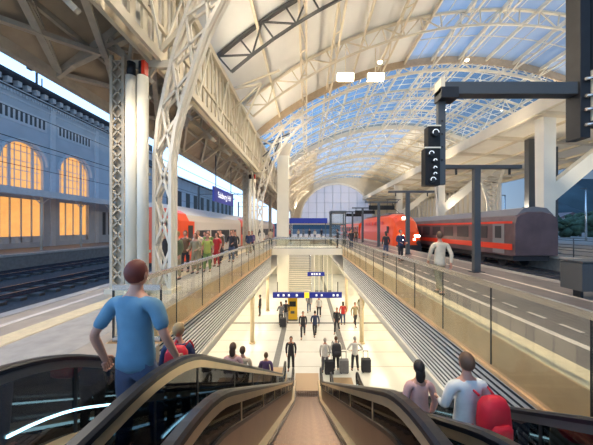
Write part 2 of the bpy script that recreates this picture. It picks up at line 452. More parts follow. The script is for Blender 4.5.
# ---------------------------------------------------------------- tracks, ground
f = MB(); f.box(-60,XL+.2,-10,300,-1.3,-1.1); f.box(XR-.2,16.7,-10,300,-1.3,-1.1); f.box(-60,60,84,300,-1.35,-1.15)
struct('floor', f, 'ballast')
def track(xc, label):
    r = empty('railway_track', (xc, 0, -1.1)); tag(r, label, 'railway track')
    f = MB(); i = 0; y = -2
    f2 = MB()
    for i in range(90): f2.box(-1.25,1.25,y+i*.75,y+i*.75+.26,0,.12)
    s_ = f2.build('sleepers', 'sleeper', r)
    for s in (-1, 1):
        f = MB(); f.box(s*.75-.07,s*.75+.07,-2,130,.12,.15); f.box(s*.75-.012,s*.75+.012,-2,130,.15,.27); f.box(s*.75-.036,s*.75+.036,-2,130,.27,.31)
        f.build('rail', 'rail', r)
track(-8.4, 'railway track directly beside the left platform edge'); track(-13.0, 'middle one of the three tracks left of the platform'); track(-18.4, 'track beside the far left platform with the lit station building')
track(10.75, 'track beside the right platform edge under the red locomotive'); track(14.9, 'farther right track along the platform with white columns')
# far left platform and ground
f = MB(); f.box(-30,-21,-5,140,-1.1,0); struct('floor', f, 'kerb')
f = MB(); f.box(-21.3,-20.95,-5,140,-.15,.02); trim(f, 'white_line')
f = MB(); f.box(16.7,60,-5,140,-1.1,0); struct('floor', f, 'kerb')
f = MB(); f.box(16.6,17.0,-5,140,-.15,.02); trim(f, 'white_line')
f = MB(); f.box(-400,-6.5,-50,1500,-1.7,-1.5); f.box(6.5,900,-50,1500,-1.7,-1.5); f.box(-6.5,6.5,44.5,1500,-1.7,-1.5); struct('floor', f, 'ground')

# ---------------------------------------------------------------- vault
CX, RR, ZC = 13.4, 27.3, -10.1
PH0 = math.asin((-4.5-CX)/RR); PH1 = -PH0
def vp(ph, off=0.): return (CX+(RR+off)*math.sin(ph), ZC+(RR+off)*math.cos(ph))
def phx(x): return math.asin((x-CX)/RR)
def arc(y, off, a0=PH0, a1=PH1, n=28): return [(vp(a0+(a1-a0)*i/n, off)[0], y, vp(a0+(a1-a0)*i/n, off)[1]) for i in range(n+1)]
def chord(f, pts, w, h):
    for p, q in zip(pts[:-1], pts[1:]): f.bar(p, q, w, h, up=(0,1,0))
MAIN = (7.8, 23.4, 39.0, 54.6, 70.2)
YA = [7.8+5.2*i for i in range(15)]
for i, y in enumerate(YA):
    main = any(abs(y-m_) < .1 for m_ in MAIN)
    mt = 'steel_grey' if abs(y-13) < .1 else 'cream'
    lab = {0: 'nearest cream roof arch springing from the lattice column beside the double pipes', 1: 'dark steel roof arch crossing the top left of the view',
           2: 'thin cream lattice arch just in front of the two floodlights', 3: 'heavy brown-edged roof arch where the blue glazing begins'}.get(i, 'far lattice roof arch, the %s one beyond the heavy brown-edged arch' % ORD[max(0,i-4)])
    r = empty('roof_arch', (0, y, 0)); tag(r, lab, 'roof arch', 'lattice arches of the vaulted roof')
    n = 28; up = arc(0, -.12); lo = arc(0, -1.15)
    big = main
    w = .34 if big else .14
    f = MB(); chord(f, up, w if not big else .9, .18); f.build('upper_chord', 'beam_brown' if i == 3 else mt, r)
    f = MB(); chord(f, lo, .2 if big else .12, .16 if big else .10); f.build('lower_chord', mt, r)
    f = MB()
    for j in range(n):
        f.bar(up[j], lo[j], .07)
        f.bar(lo[j], up[j+1], .07) if j % 2 else f.bar(up[j], lo[j+1], .07)
    for (a, b) in (((-4.5,10.15),(lo[2][0],lo[2][2])),((-4.5,8.9),(lo[1][0],lo[1][2])),((-4.5,10.15),(lo[1][0],lo[1][2])),((-4.5,8.9),(-4.0,7.6)),((-4.5,7.6),(-4.0,7.6)),((-4.0,7.6),(lo[1][0],lo[1][2]))):
        f.bar((a[0],y,a[1]),(b[0],y,b[1]), .09)
    f.build('lattice', mt, r)
    # hangers / knee where purlins meet
# purlins
phs = [PH0+R(5.15)*i for i in range(17)]
yE = 80
for i, a in enumerate(phs):
    if i == 0: continue
    X, Z = vp(a, -.25); X2, Z2 = vp(a, -.95)
    r = empty('roof_purlin', (0, 7.8, 0)); tag(r, 'long cream roof purlin, the %s one up from the left girder' % ORD[i-1], 'purlin', 'lattice purlins of the vaulted roof')
    dbl = i in (2, 3, 5, 7, 8, 10, 11)
    MB().bar((X,-6,Z),(X,yE-8,Z), .13, .2).build('upper_chord', 'cream', r)
    if dbl:
        MB().bar((X2,-6,Z2),(X2,31.2,Z2), .12, .12).build('lower_chord', 'cream', r)
        f = MB(); y = -5.2; s_ = 0
        while y < 31:
            f.bar((X,y,Z) if s_ else (X2,y,Z2), (X2,y+1.3,Z2) if s_ else (X,y+1.3,Z), .06); s_ ^= 1; y += 1.3
        f.build('lattice', 'cream', r)
# roof skin
roof = empty('ceiling', (0,0,0)); roof['kind'] = 'structure'
def skin(name, y0, y1, i0, i1, m, thick=.03):
    f = MB(); n = 3
    for i in range(i0, i1):
        for j in range(n):
            a = PH0+R(5.15)*(i+j/n); b = PH0+R(5.15)*(i+(j+1)/n)
            (xa,za),(xb,zb) = vp(a), vp(b)
            if m.startswith('pane'): f.add([(xa,y0,za),(xb,y0,zb),(xb,y1,zb),(xa,y1,za)], [(0,1,2,3)], True)
            else:
                (xc,zc),(xd,zd) = vp(a,thick), vp(b,thick)
                f.add([(xa,y0,za),(xb,y0,zb),(xb,y1,zb),(xa,y1,za),(xc,y0,zc),(xd,y0,zd),(xd,y1,zd),(xc,y1,zc)], [(0,1,2,3),(7,6,5,4),(0,4,5,1),(1,5,6,2),(2,6,7,3),(3,7,4,0)])
    return f.build(name, m, roof)
skin('membrane', -6, 23.4, 0, 6, 'membrane', .1)
skin('milky_glazing', -6, 23.4, 6, 16, 'pane_milky')
skin('glazing', 23.4, 39, 0, 16, 'pane_roof')
skin('membrane', 39, 80, 0, 3, 'membrane', .1)
skin('glazing', 39, 80, 3, 9, 'pane_milky')
skin('membrane', 39, 80, 9, 16, 'membrane', .1)
# glazing bars over the glass
f = MB(); y = 24.4
while y < 39:
    chord(f, arc(y, -.02, n=24), .05, .05); y += 1.04
for i in range(33):
    X, Z = vp(PH0+R(2.575)*i, -.02); f.bar((X,23.4,Z),(X,39,Z), .05, .06)
f.build('glazing_bars', 'cream_light', roof)
f = MB()
for y in (2.6, 10.4, 15.6, 20.8): chord(f, arc(y, -.03, phs[6], PH1, 20), .05, .06)
for i in range(12, 33):
    X, Z = vp(PH0+R(2.575)*i, -.02); f.bar((X,-6,Z),(X,23.4,Z), .05, .06)
f.build('glazing_bars', 'cream', roof)
f = MB(); y = 40
while y < 80:
    chord(f, arc(y, -.03, n=20), .06, .08); y += 2.6
f.build('glazing_bars', 'cream_light', roof)

# diagonal wind bracing rods below glass
for i, (y0, y1) in enumerate(((23.4, 39.0), (39.0, 54.6))):
    r = empty('wind_bracing', (0, y0, 0)); tag(r, ('thin crossing rods under the blue glazing behind the heavy arch', 'thin crossing rods under the far pale glazing')[i], 'bracing')
    for q, c in enumerate(range(1, 15, 2)):
        f = MB(); nseg = 3
        for s_ in range(nseg):
            a = vp(phs[c], -.5); b = vp(phs[c+1] if c+1 < 17 else PH1, -.5); dy = (y1-y0)/nseg
            f.bar((a[0], s_*dy, a[1]), (b[0], (s_+1)*dy, b[1]), .05); f.bar((b[0], s_*dy, b[1]), (a[0], (s_+1)*dy, a[1]), .05)
        f.build('rod_pair', 'cream_light', r)

# far gable wall with round-headed window
GX, GR, GZ = 9.0, 11.0, 4.5
f = MB(); n = 32
for i in range(n):
    a0 = math.pi*i/n; a1 = math.pi*(i+1)/n
    def inner(a): return (GX-GR*math.cos(a), GZ+GR*.98*math.sin(a))
    def outer(a):
        x = GX+4.4-18.5*math.cos(a); return (x, max(GZ, min(17.5, ZC+math.sqrt(max(0, 28.2**2-(x-CX)**2)))) if 0 < a < math.pi else GZ)
    A, B, C, D = inner(a0), inner(a1), outer(a1), outer(a0)
    f.add([(A[0],79,A[1]),(B[0],79,B[1]),(C[0],79,C[1]),(D[0],79,D[1]),(A[0],79.4,A[1]),(B[0],79.4,B[1]),(C[0],79.4,C[1]),(D[0],79.4,D[1])], [(0,1,2,3),(4,7,6,5),(0,4,5,1),(3,2,6,7)])
struct('wall_end', f, 'cream')
gw = empty('window_end', (0,79,0)); gw['kind'] = 'structure'
f = MB(); f.prism([(GX-GR,3.2)]+[(GX-GR*math.cos(math.pi*i/24), GZ+GR*.98*math.sin(math.pi*i/24)) for i in range(25)]+[(GX+GR,3.2)], 'y', .15, .18); f.build('glazing', 'pane_gable', gw)
f = MB()
for i in range(1, 9):
    x = GX-GR+i*GR*2/9; f.bar((x,.05,3.2),(x,.05,GZ+GR*.97*math.sqrt(1-((x-GX)/GR)**2)), .12)
for z in (3.3, 6.5, 9.5, 12.5): 
    hw = GR*math.sqrt(max(0,1-((z-GZ)/GR)**2)) if z > GZ else GR; f.bar((GX-hw,.05,z),(GX+hw,.05,z), .1)
f.build('window_frame', 'gable_frame', gw)
f = MB(); f.box(-6,26,79,79.4,2.9,3.3); trim(f, 'cream')
f = MB(); chord(f, [(GX-GR*math.cos(math.pi*i/24), 78.9, GZ+GR*.98*math.sin(math.pi*i/24)) for i in range(25)], .5, .5); trim(f, 'cream_light')

# ---------------------------------------------------------------- left girder and columns
GXX = -4.5
g = empty('lattice_girder', (GXX, 0, 0)); tag(g, 'tall cream girder wall of closely spaced uprights running above the left columns', 'girder')
for x in (-.16, .16):
    MB().bar((x,-2,6.95),(x,80,6.95), .12, .26).build('bottom_chord', 'cream', g)
MB().bar((0,-2,10.0),(0,80,10.0), .4, .3).build('top_chord', 'cream', g)
MB().bar((.05,-2,8.0),(.05,80,8.0), .1, .12).build('rail', 'cream', g)
f = MB(); y = 1.
while y < 80:
    f.bar((0,y,7),(0,y,10), .07, .22, up=(0,1,0)); y += .52
f.build('uprights', 'cream', g)
MB().box(-.22,-.18,-2,80,7.0,10.0).build('back_panel', 'membrane', g)
f = MB(); y = 0; 
while y < 78:
    f.bar((.18,y,7.05),(.18,y+1.3,9.9), .06); f.bar((.18,y+2.6,7.05),(.18,y+1.3,9.9), .06); y += 2.6
f.build('bracing', 'cream_light', g)
def latt(f, A, B, n, w, skipx=False):
    """X lattice between two polylines"""
    def along(P, t):
        L = [0]
        for p, q in zip(P[:-1], P[1:]): L.append(L[-1]+(Vector(q)-Vector(p)).length)
        s_ = t*L[-1]
        for i in range(len(P)-1):
            if s_ <= L[i+1]+1e-9: return Vector(P[i]).lerp(Vector(P[i+1]), (s_-L[i])/(L[i+1]-L[i]+1e-9))
        return Vector(P[-1])
    for i in range(n):
        f.bar(along(A,i/n), along(B,(i+1)/n), w); f.bar(along(B,i/n), along(A,(i+1)/n), w)
LEG_O = [(-4.47,0,0),(-4.45,0,4.0),(-4.35,0,5.0),(-4.12,0,6.1),(-3.82,0,7.3),(-3.45,0,8.4),(-2.95,0,9.5),(-2.3,0,10.6),(-1.4,0,11.7),(-.4,0,12.5)]
LEG_I = [(-4.0,0,0),(-3.99,0,3.9),(-3.86,0,4.8),(-3.62,0,5.7),(-3.3,0,6.7),(-2.95,0,7.7),(-2.4,0,8.8),(-1.7,0,9.8),(-.8,0,10.8),(.5,0,11.8)]
for i, y in enumerate(MAIN):
    r = empty('arch_column', (0, y, 0))
    tag(r, ['cream lattice column curving up into the roof beside the double pipes','cream lattice column cluster beyond the crowd on the left platform','cream lattice column cluster at the far end of the bridge on the left','distant cream lattice column on the left, second from the end window','most distant cream lattice column on the left, nearest the end window'][i], 'column', 'lattice columns carrying the left side of the vault')
    for nm, P in (('outer_chord', LEG_O), ('inner_chord', LEG_I)):
        for yy in (-.12, .12):
            f = MB()
            for p, q in zip(P[:-1], P[1:]): f.bar((p[0],yy,p[2]),(q[0],yy,q[2]), .09, .14, up=(0,1,0))
            f.build(nm, 'lattice_white', r)
    for yy in (-.12,.12):
        f = MB(); latt(f, [(p[0],yy,p[2]) for p in LEG_O], [(p[0],yy,p[2]) for p in LEG_I], 10, .06); f.build('lattice', 'lattice_white', r)
    MB().box(-4.6,-3.88,-.3,.3,0,.12).build('base_plate', 'cream', r)
    # square lattice pillar on the track side
    for (dx, dy) in ((-5.66,-.2),(-5.32,-.2),(-5.66,.2),(-5.32,.2)):
        MB().bar((dx,dy,0),(dx,dy,6.9), .08).build('corner_post', 'cream_aged', r)
    f = MB()
    for yy in (-.2,.2): latt(f, [(-5.66,yy,0),(-5.66,yy,6.8)], [(-5.32,yy,0),(-5.32,yy,6.8)], 18, .045)
    for xx in (-5.66,-5.32): latt(f, [(xx,-.2,0),(xx,-.2,6.8)], [(xx,.2,0),(xx,.2,6.8)], 14, .04)
    f.build('pillar_lattice', 'cream_aged', r)
    MB().box(-5.8,-5.2,-.32,.32,0,.14).build('base_plate', 'cream', r)
    MB().box(-5.62,-5.38,-.12,.12,.1,6.8).build('pillar_core', 'aisle_board', r)
    # bracket to girder: tie beam + diagonal
    MB().bar((-5.8,0,6.75),(-3.9,0,6.75), .14, .22).build('tie_beam', 'cream', r)
    MB().bar((-5.6,0,4.9),(-4.5,0,6.7), .07, .1).build('brace', 'cream', r)
    MB().bar((-4.4,.0,4.6),(-4.5,2.6,6.9), .07, .1).build('brace', 'cream', r)
    if i: MB().bar((-4.4,.0,4.6),(-4.5,-2.6,6.9), .07, .1).build('brace', 'cream', r)
    MB().bar((-4.5,0,10.0),(-1.6,0,11.3), .1, .14).build('strut', 'cream', r)
    MB().bar((-4.5,0,10.0),(-2.9,0,9.2), .1, .14).build('strut', 'cream', r)
    MB().bar((-4.5,0,7.0),(-3.4,0,8.2), .1, .14).build('strut', 'cream', r)
    if i < 2:
        d = empty('downpipe_pair', (-4.83, y-.35, 0)); tag(d, ('pair of thick cream vertical pipes with dark caps beside the nearest lattice column','pair of cream vertical pipes on the far column cluster behind the crowd')[i], 'pipe', )
        for s in (-1, 1):
            MB().tube([(s*.165,0,0),(s*.165,0,6.2)], .145, 20).build('pipe', 'cream_light', d)
            MB().tube([(s*.165,0,6.2),(s*.165,0,6.6)], .11, 14).build('cap', 'steel_dark', d); (s > 0) and MB().box(.2,.29,-.13,.05,6.22,6.6).build('red_fitting', 'train_red', d)
            MB().tube([(s*.165,0,0),(s*.165,0,.1)], .19, 16).build('foot_ring', 'cream', d)
        for z in (1.2, 3.4, 5.6): MB().box(-.34,.34,.02,.1,z,z+.07).build('clamp', 'cream', d)
# aisle roof (lean-to) left
ae = empty('ceiling', (0,0,0)); ae['kind'] = 'structure'
f = MB(); n = 8
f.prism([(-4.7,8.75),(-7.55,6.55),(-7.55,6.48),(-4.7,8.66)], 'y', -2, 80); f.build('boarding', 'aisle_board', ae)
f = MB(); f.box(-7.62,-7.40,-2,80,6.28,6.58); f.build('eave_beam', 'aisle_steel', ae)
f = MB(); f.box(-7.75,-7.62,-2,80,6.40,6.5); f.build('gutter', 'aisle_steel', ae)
f = MB()
for t in (.28,.62): 
    x = -4.7-2.85*t; z = 8.6-2.2*t; f.bar((x,-2,z),(x,80,z), .1, .14)
f.build('purlin', 'aisle_steel', ae)
cnt = 0
y = 2.6
while y < 60:
    r = empty('aisle_bracket', (0, y, 0)); 
    tag(r, 'curved steel bracket under the left lean-to roof, %s from the viewer' % ORD[min(cnt,17)] if cnt < 18 else 'one of the most distant curved steel brackets under the left lean-to roof', 'bracket', 'brackets under the left lean-to roof'); cnt += 1
    near = y < 12
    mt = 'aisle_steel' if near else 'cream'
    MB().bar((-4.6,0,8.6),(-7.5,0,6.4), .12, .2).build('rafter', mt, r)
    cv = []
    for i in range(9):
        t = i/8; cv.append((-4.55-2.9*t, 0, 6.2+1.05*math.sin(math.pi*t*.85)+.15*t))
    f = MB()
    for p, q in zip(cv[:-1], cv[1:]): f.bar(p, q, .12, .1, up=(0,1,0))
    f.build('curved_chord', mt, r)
    f = MB()
    for (a, b) in ((2,(-5.1,8.2)),(2,(-5.9,7.6)),(4,(-5.9,7.6)),(6,(-5.9,7.6)),(6,(-6.9,6.85))): f.bar(cv[a], (b[0],0,b[1]), .09)
    f.build('web', mt, r)
    f = MB(); f.bar((-6.0,0,7.2),(-6.6,1.3,6.95), .07); f.bar((-6.0,0,7.2),(-5.4,1.3,8.0), .07); f.bar((-5.9,0,7.5),(-7.3,2.55,6.5), .09); f.bar((-4.6,2.55,8.5),(-5.9,0,7.3),.09)
    f.build('knee_brace', mt, r)
    if near:
        for (a, b) in (((-7.4,2.6,6.55),(-6.0,0,7.15)),((-7.4,2.6,6.55),(-5.2,2.6,7.6)),((-7.4,0,6.5),(-6.2,2.6,7.1)),((-4.6,0,7.0),(-6.0,2.6,7.0))):
            MB().bar(a, b, .16, .12).build('bay_brace', mt, r)
    y += 2.6

# tall white square column at bridge
r = empty('square_column', (-2.56, 28.3, ZH)); tag(r, 'tall white square column rising through the bridge gap to the roof arch', 'column')
MB().box(-.6,.6,-.5,.5,.2,14.9).build('shaft', 'cream_light', r); MB().box(-.7,.7,-.6,.6,0,.2).build('base', 'cream', r)
MB().prism([(-.6,14.9),(.6,14.9),(1.0,16.2),(-1.0,16.2)], 'y', -.5, .5).build('capital', 'cream', r)

# ---------------------------------------------------------------- right canopy
can = empty('ceiling', (0,0,0)); can['kind'] = 'structure'
MB().prism([(17.0,10.4),(31.3,9.6),(31.3,10.1),(17.0,10.9)], 'y', 13, 80).build('soffit', 'cream_light', can)
f = MB()
for i in range(13): y = 14+i*5.2; f.bar((17.0,y,10.35),(31.2,y,9.55), .5, .35)
f.build('soffit_beam', 'cream', can)
MB().box(16.8,17.15,13,80,10.25,11.25).build('edge_beam', 'cream', can)
MB().box(31.0,31.4,13,80,9.1,10.2).build('edge_beam', 'cream', can)
f = MB()
for x in (20.,23.,26.,29.): z = 10.4-(x-17)*.056; f.bar((x,13,z-.1),(x,80,z-.1), .14, .2)
f.build('joist', 'cream', can)
for i, y in enumerate((19.8, 35.4, 51.0)):
    r = empty('branching_column', (18.0, y, 0)); tag(r, ['big cream Y-shaped column at right holding the canopy behind the railing','cream Y-shaped column farther along the right platform beyond the dim train','farthest cream Y-shaped column on the right platform'][i], 'column', 'branching columns on the right platform')
    MB().loft([[(-.42,-.35,0),(.42,-.35,0),(.42,.35,0),(-.42,.35,0)],[(-.46,-.4,10.2),(.46,-.4,10.2),(.46,.4,10.2),(-.46,.4,10.2)]], smooth=False).build('trunk', 'cream_light', r)
    MB().prism([(.45,3.9),(.45,5.3),(6.3,9.95),(7.6,9.9)], 'y', -.3, .3).build('branch', 'cream_light', r)
    if i: MB().prism([(-.45,5.2),(-.45,6.2),(-1.0,10.3),(-.55,10.3)], 'y', -.3, .3).build('branch', 'cream_light', r)
    MB().box(-.7,.7,-.55,.55,0,.15).build('base', 'kerb', r)
# curved lattice haunches at right, far
for i, y in enumerate((34.0, 54.6)):
    r = empty('lattice_haunch', (0, y, 0)); tag(r, ('cream lattice arch leg rising over the dim train on the right','farther cream lattice arch leg on the right side of the hall')[i], 'column', 'lattice arch legs at the right')
    A = [(25.6,0,9.8),(24.9,0,7.6),(24.35,0,5.0),(24.2,0,0)]; B = [(21.2,0,9.9),(22.6,0,8.0),(23.4,0,5.4),(23.6,0,0)]
    for P in (A, B):
        f = MB(); [f.bar(p, q, .25, .2, up=(0,1,0)) for p, q in zip(P[:-1], P[1:])]; f.build('chord', 'cream_light', r)
    f = MB(); latt(f, A, B, 14, .12); f.build('lattice', 'cream_light', r)
# screen wall closing the right side of the far hall
f = MB(); f.box(31.0,31.2,42,80,0,9.6); wr = struct('wall_right', f, 'membrane')
f = MB(); y = 42.2
while y < 80: f.box(30.8,31.0,y,y+.35,0,9.6); y += 1.6
f.build('upright', 'cream_light', wr)
for i, (x, y) in enumerate(((20.4,24.0),(24.6,26.2))):
    r = empty('dark_column', (x, y, 0)); tag(r, ('dark slim column just left of the big Y-shaped column','dark slim column just right of the big Y-shaped column')[i], 'column')
    MB().box(-.28,.28,-.25,.25,0,10.0).build('shaft', 'steel_grey', r); MB().box(-.4,.4,-.35,.35,0,.12).build('base', 'kerb', r)
# platform railings
def railing(x, y0, y1, label):
    r = empty('railing', (x, y0, 0)); tag(r, label, 'railing', 'railings on the right platform')
    n = max(2, int((y1-y0)/1.5)); L = (y1-y0)/n
    for i in range(n+1): MB().tube([(0,i*L,0),(0,i*L,1.1)], .028, 8).build('post', 'steel_grey', r)
    for z in (1.1,.6,.15): MB().tube([(0,0,z),(0,y1-y0,z)], .024, 8).build('rail', 'steel_grey', r)
railing(17.3, 15.6, 18.4, 'dark tube railing just right of the big Y-shaped column base')
railing(17.3, 19.0, 22.6, 'dark tube railing in front of the big Y-shaped column')
railing(17.3, 26.0, 33.0, 'dark tube railing beyond the big Y-shaped column')
railing(20.5, 14.0, 34.0, 'long dark railing farther back on the right platform')

# ---------------------------------------------------------------- gantry posts on right platform
for i, y in enumerate((11.3, 19.0, 26.7, 34.4, 42.1)):
    r = empty('gantry_post', (7.3, y, 0)); tag(r, 'dark T-shaped steel post on the right platform, %s from the viewer' % ORD[i], 'post', 'dark T-shaped posts on the right platform')
    MB().box(-.13,.13,-.1,.1,.03,4.45).build('post', 'steel_grey', r); MB().box(-1.4,1.9,-.1,.1,4.45,4.6).build('crossbar', 'steel_grey', r)
    MB().box(-.25,.25,-.2,.2,0,.03).build('base_plate', 'steel_dark', r)
    f = MB(); f.box(-.9,-.84,-.04,.04,4.2,4.45); f.box(1.4,1.46,-.04,.04,4.2,4.45); f.build('hanger', 'steel_dark', r)
    if i > 1:
        MB().box(-1.0,1.6,-.06,.06,3.75,4.2).build('display', 'black', r)
# hanging signal mast & arm
D = 8.0
X0, X1 = (441-VX)/F*D, (582-VX)/F*D
r = empty('signal_gantry', (X1, D, 0)); tag(r, 'dark steel mast hanging at the right edge with an arm reaching left', 'signal gantry')
zt, zb = 15.0, H-(140-VY)/F*D
za = H-(91-VY)/F*D
MB().box(-.28,.02,-.22,.22,zb,zt).build('mast', 'steel_dark', r)
MB().box(X0-X1,-.28,-.16,.16,za-.16,za+.20).build('arm', 'steel_grey', r)
f = MB(); f.box(X0-X1-.1,X0-X1+.42,-.22,.22,za-.3,za+.02); f.build('end_bracket', 'steel_dark', r)
MB().box(X0-X1-.1,X0-X1+.02,-.2,.2,za-.12,za+.3).build('end_cap', 'cream', r)
for z in (zb+.35,zb+.8,zb+1.2,zb+1.7): MB().tube([(-.2,-.3,z),(.3,-.3,z+.06)], .05, 8).build('bracket_tube', 'stainless', r)
r = empty('railway_signal', (X1+.42, D-.1, zb+.1)); tag(r, 'black railway signal box at the right edge, cut by the frame', 'signal')
MB().box(-.35,.5,-.1,.25,.3,4.4).build('housing', 'black', r)
MB().box(-.36,-.32,-.14,-.05,.4,1.9).build('front_trim', 'cream', r)
for z in (.8,1.5,2.2): MB().tube([(.1,-.22,z),(.1,-.1,z)], .12, 14).build('lamp_hood', 'steel_dark', r)
def signal(xc, zc, w, h, lamps, label):
    r = empty('railway_signal', (xc, D-.02, zc)); tag(r, label, 'signal')
    MB().box(-w/2,w/2,-.12,.16,0,h).build('housing', 'black', r)
    MB().box(-w/2-.02,w/2+.02,-.14,-.10,h-.01,h+.03).build('rim', 'cream_light', r)
    for (x, z, rad) in lamps:
        MB().tube([(x,-.22,z),(x,-.12,z)], rad, 16).build('lamp_hood', 'steel_dark', r)
        MB().tube([(x,-.135,z),(x,-.122,z)], rad*.8, 16).build('lens', 'steel_grey', r)
        MB().tube([(x+rad*.9*math.cos(a*.35), -.23, z+rad*.9*math.sin(a*.35)) for a in range(0,11)], .012, 6).build('hood_rim', 'sign_white', r)
    return r
zs = H-(186-VY)/F*D
pr = empty('signal_hanger', (X0+.02, D+.1, za)); tag(pr, 'dark vertical hanger pole dropping from the left end of the signal arm', 'pole')
MB().box(-.08,.14,-.06,.08,zs-za+.05,-.28).build('pole', 'steel_grey', pr)
[MB().cbox((.03,-.07,z),(.05,.03,.05)).build('bolt', 'steel_dark', pr) for z in (-.9,-1.3,-1.7,-2.1)]
signal((430.5-VX)/F*D, zs, .44, 1.12, [(-.08,.93,.075),(.03,.72,.05),(.03,.5,.05),(.03,.32,.05),(-.03,.15,.08)], 'black hanging signal with a column of lens hoods, lower box on the hanger pole')
signal((432-VX)/F*D, H-(150-VY)/F*D, .36, .68, [(0,.45,.1)], 'small black signal box above the lens signal on the hanger pole')

# floodlights
for i, px in enumerate((345.5, 375.5)):
    p = pt(px, 77, 17.5)
    r = empty('floodlight', p); tag(r, ('left of the two glowing floodlights hung under the roof','right of the two glowing floodlights hung under the roof')[i], 'floodlight', 'bright floodlights under the vault')
    MB().box(-.58,.58,-.15,.15,-.22,.2).build('housing', 'cream', r); MB().box(-.52,.52,-.17,-.15,-.2,.18).build('diffuser', 'lamp_on', r)
    MB().box(-.52,.52,-.12,.12,-.24,-.221).build('diffuser', 'lamp_on', r)
    MB().bar((0,0,.2),(0,0,1.9), .06).build('hanger', 'cream', r)
p = pt(360, 77, 17.5)
# small ceiling lamps
for i, (px, py, d) in enumerate(((523,83,26.),(502,110,34.),(467,60,22.),(380,62,17.),(445,110,36.),(540,165,30.),(415,150,50.))):
    q = pt(px, py, d); r = empty('roof_lamp', q)
    tag(r, ['small bright lamp under the heavy arch above the signal arm','small lamp under the blue glazing right of the signal','small lamp high under the milky glazing left of the mast','small lamp above the right floodlight','small lamp beside the hanger pole top','small lamp under the canopy by the Y-shaped column','small distant lamp left of the hanging signal'][i], 'lamp', 'small roof lamps')
    MB().tube([(0,0,.12),(0,0,.0)], [.1,.2], 12).build('shade', 'cream', r); MB().ellipsoid((0,0,-.02),(.15,.15,.09)).build('bulb', 'lamp_on', r)
    MB().bar((0,0,.12),(0,0,.9), .03).build('rod', 'cream', r)

# ---------------------------------------------------------------- signs
r = empty('station_sign', (-6.3, 19.9, 3.72)); tag(r, 'blue station name sign with white lettering above the left platform crowd', 'sign')
MB().box(-.06,.06,-2.3,2.3,0,1.0).build('board', 'sign_blue', r)
textmesh('lettering', 'Salzburg Hbf', .60, 'sign_white', r, (.068,0,.52), (R(90),0,R(90)))
for yy in (-1.8,1.8): MB().bar((0,yy,1.0),(0,yy,3.2), .05).build('hanger', 'steel_grey', r)
r = empty('direction_sign', (.05, 20.0, -3.42)); tag(r, 'long dark blue direction sign with a yellow centre hanging in the lower hall', 'sign')
MB().box(-2.65,2.6,-.08,.08,0,.42).build('board', 'sign_blue', r); MB().box(-.25,.12,-.1,-.08,0,.42).build('yellow_field', 'sign_yellow', r)
for x in (-2.3,-1.9,-1.5,-.9,.6,1.0,1.9,2.2): MB().box(x,x+.14,-.09,-.08,.13,.29).build('pictogram', 'sign_white', r)
for x in (-2.3,2.3): MB().bar((x,0,.42),(x,0,1.2), .05).build('hanger', 'steel_dark', r)
r = empty('platform_sign', (.95, 27.6, -3.15)); tag(r, 'small blue sign with white marks above the far lift under the bridge', 'sign')
MB().box(-.9,.9,-.06,.06,0,.42).build('board', 'sign_blue', r)
[MB().box(x,x+.16,-.075,-.06,.12,.3).build('pictogram', 'sign_white', r) for x in (-.5,-.25,.0,.3)]
MB().bar((-.7,0,.42),(-.7,0,2.5), .04).build('hanger', 'steel_dark', r); MB().bar((.7,0,.42),(.7,0,2.5), .04).build('hanger', 'steel_dark', r)
r = empty('departure_board', (.1, 31, 2.45)); tag(r, 'wide dark blue board above the crowd beyond the bridge', 'sign')
MB().box(-2.2,2.3,-.1,.1,0,.62).build('board', 'sign_blue', r)
for x in (-2,2.1): MB().box(x-.05,x+.05,-.05,.05,-2.45,0).build('post', 'steel_grey', r)
# lift tower
r = empty('glass_lift', (3.55, 30.5, 0)); tag(r, 'dark framed glass lift shaft standing beyond the right end of the bridge', 'lift')
for x in (-.8,.8):
    for yy in (-.8,.8): MB().box(x-.07,x+.07,yy-.07,yy+.07,0,3.6).build('post', 'steel_grey', r)
f = MB(); f.box(-.9,.9,-.9,.9,3.6,3.85); f.build('roof', 'steel_grey', r)
f = MB(); f.box(-.73,.73,-.82,-.80,.1,3.5); f.box(-.82,-.80,-.73,.73,.1,3.5); f.build('pane', 'pane_clear', r)
MB().box(-.75,.75,-.85,-.75,2.2,2.35).build('crossbar', 'steel_grey', r)
r = empty('ticket_machine', (-1.12, 20.6, ZH)); tag(r, 'yellow ticket machine standing in the lower hall under the blue sign', 'machine')
MB().box(-.36,.36,-.25,.25,.1,1.75).build('cabinet', 'machine_yellow', r); MB().box(-.25,.25,-.27,-.25,1.1,1.5).build('screen', 'steel_dark', r); MB().box(-.4,.4,-.28,.28,0,.1).build('plinth', 'steel_grey', r)
MB().box(-.15,.15,-.27,-.25,.55,.75).build('tray', 'steel_grey', r); MB().box(-.38,.38,-.28,.28,1.75,1.82).build('top_cap', 'machine_yellow', r)
# glass escalator lift shaft low
r = empty('lift_cabin', (1.75, 28.2, ZH)); tag(r, 'grey glass and steel lift shaft with white vertical bars under the bridge', 'lift')
MB().box(-.95,.95,0,1.3,0,.2).build('plinth', 'steel_grey', r)
for x in (-.95,-.45,0,.45,.95): MB().box(x-.05,x+.05,-.02,.06,.2,4.6).build('bar', 'cream_light', r)
MB().box(-.95,.95,.1,.14,.2,4.6).build('pane', 'pane_clear', r); MB().box(-1,1,0,1.6,4.6,4.75).build('roof', 'steel_grey', r)
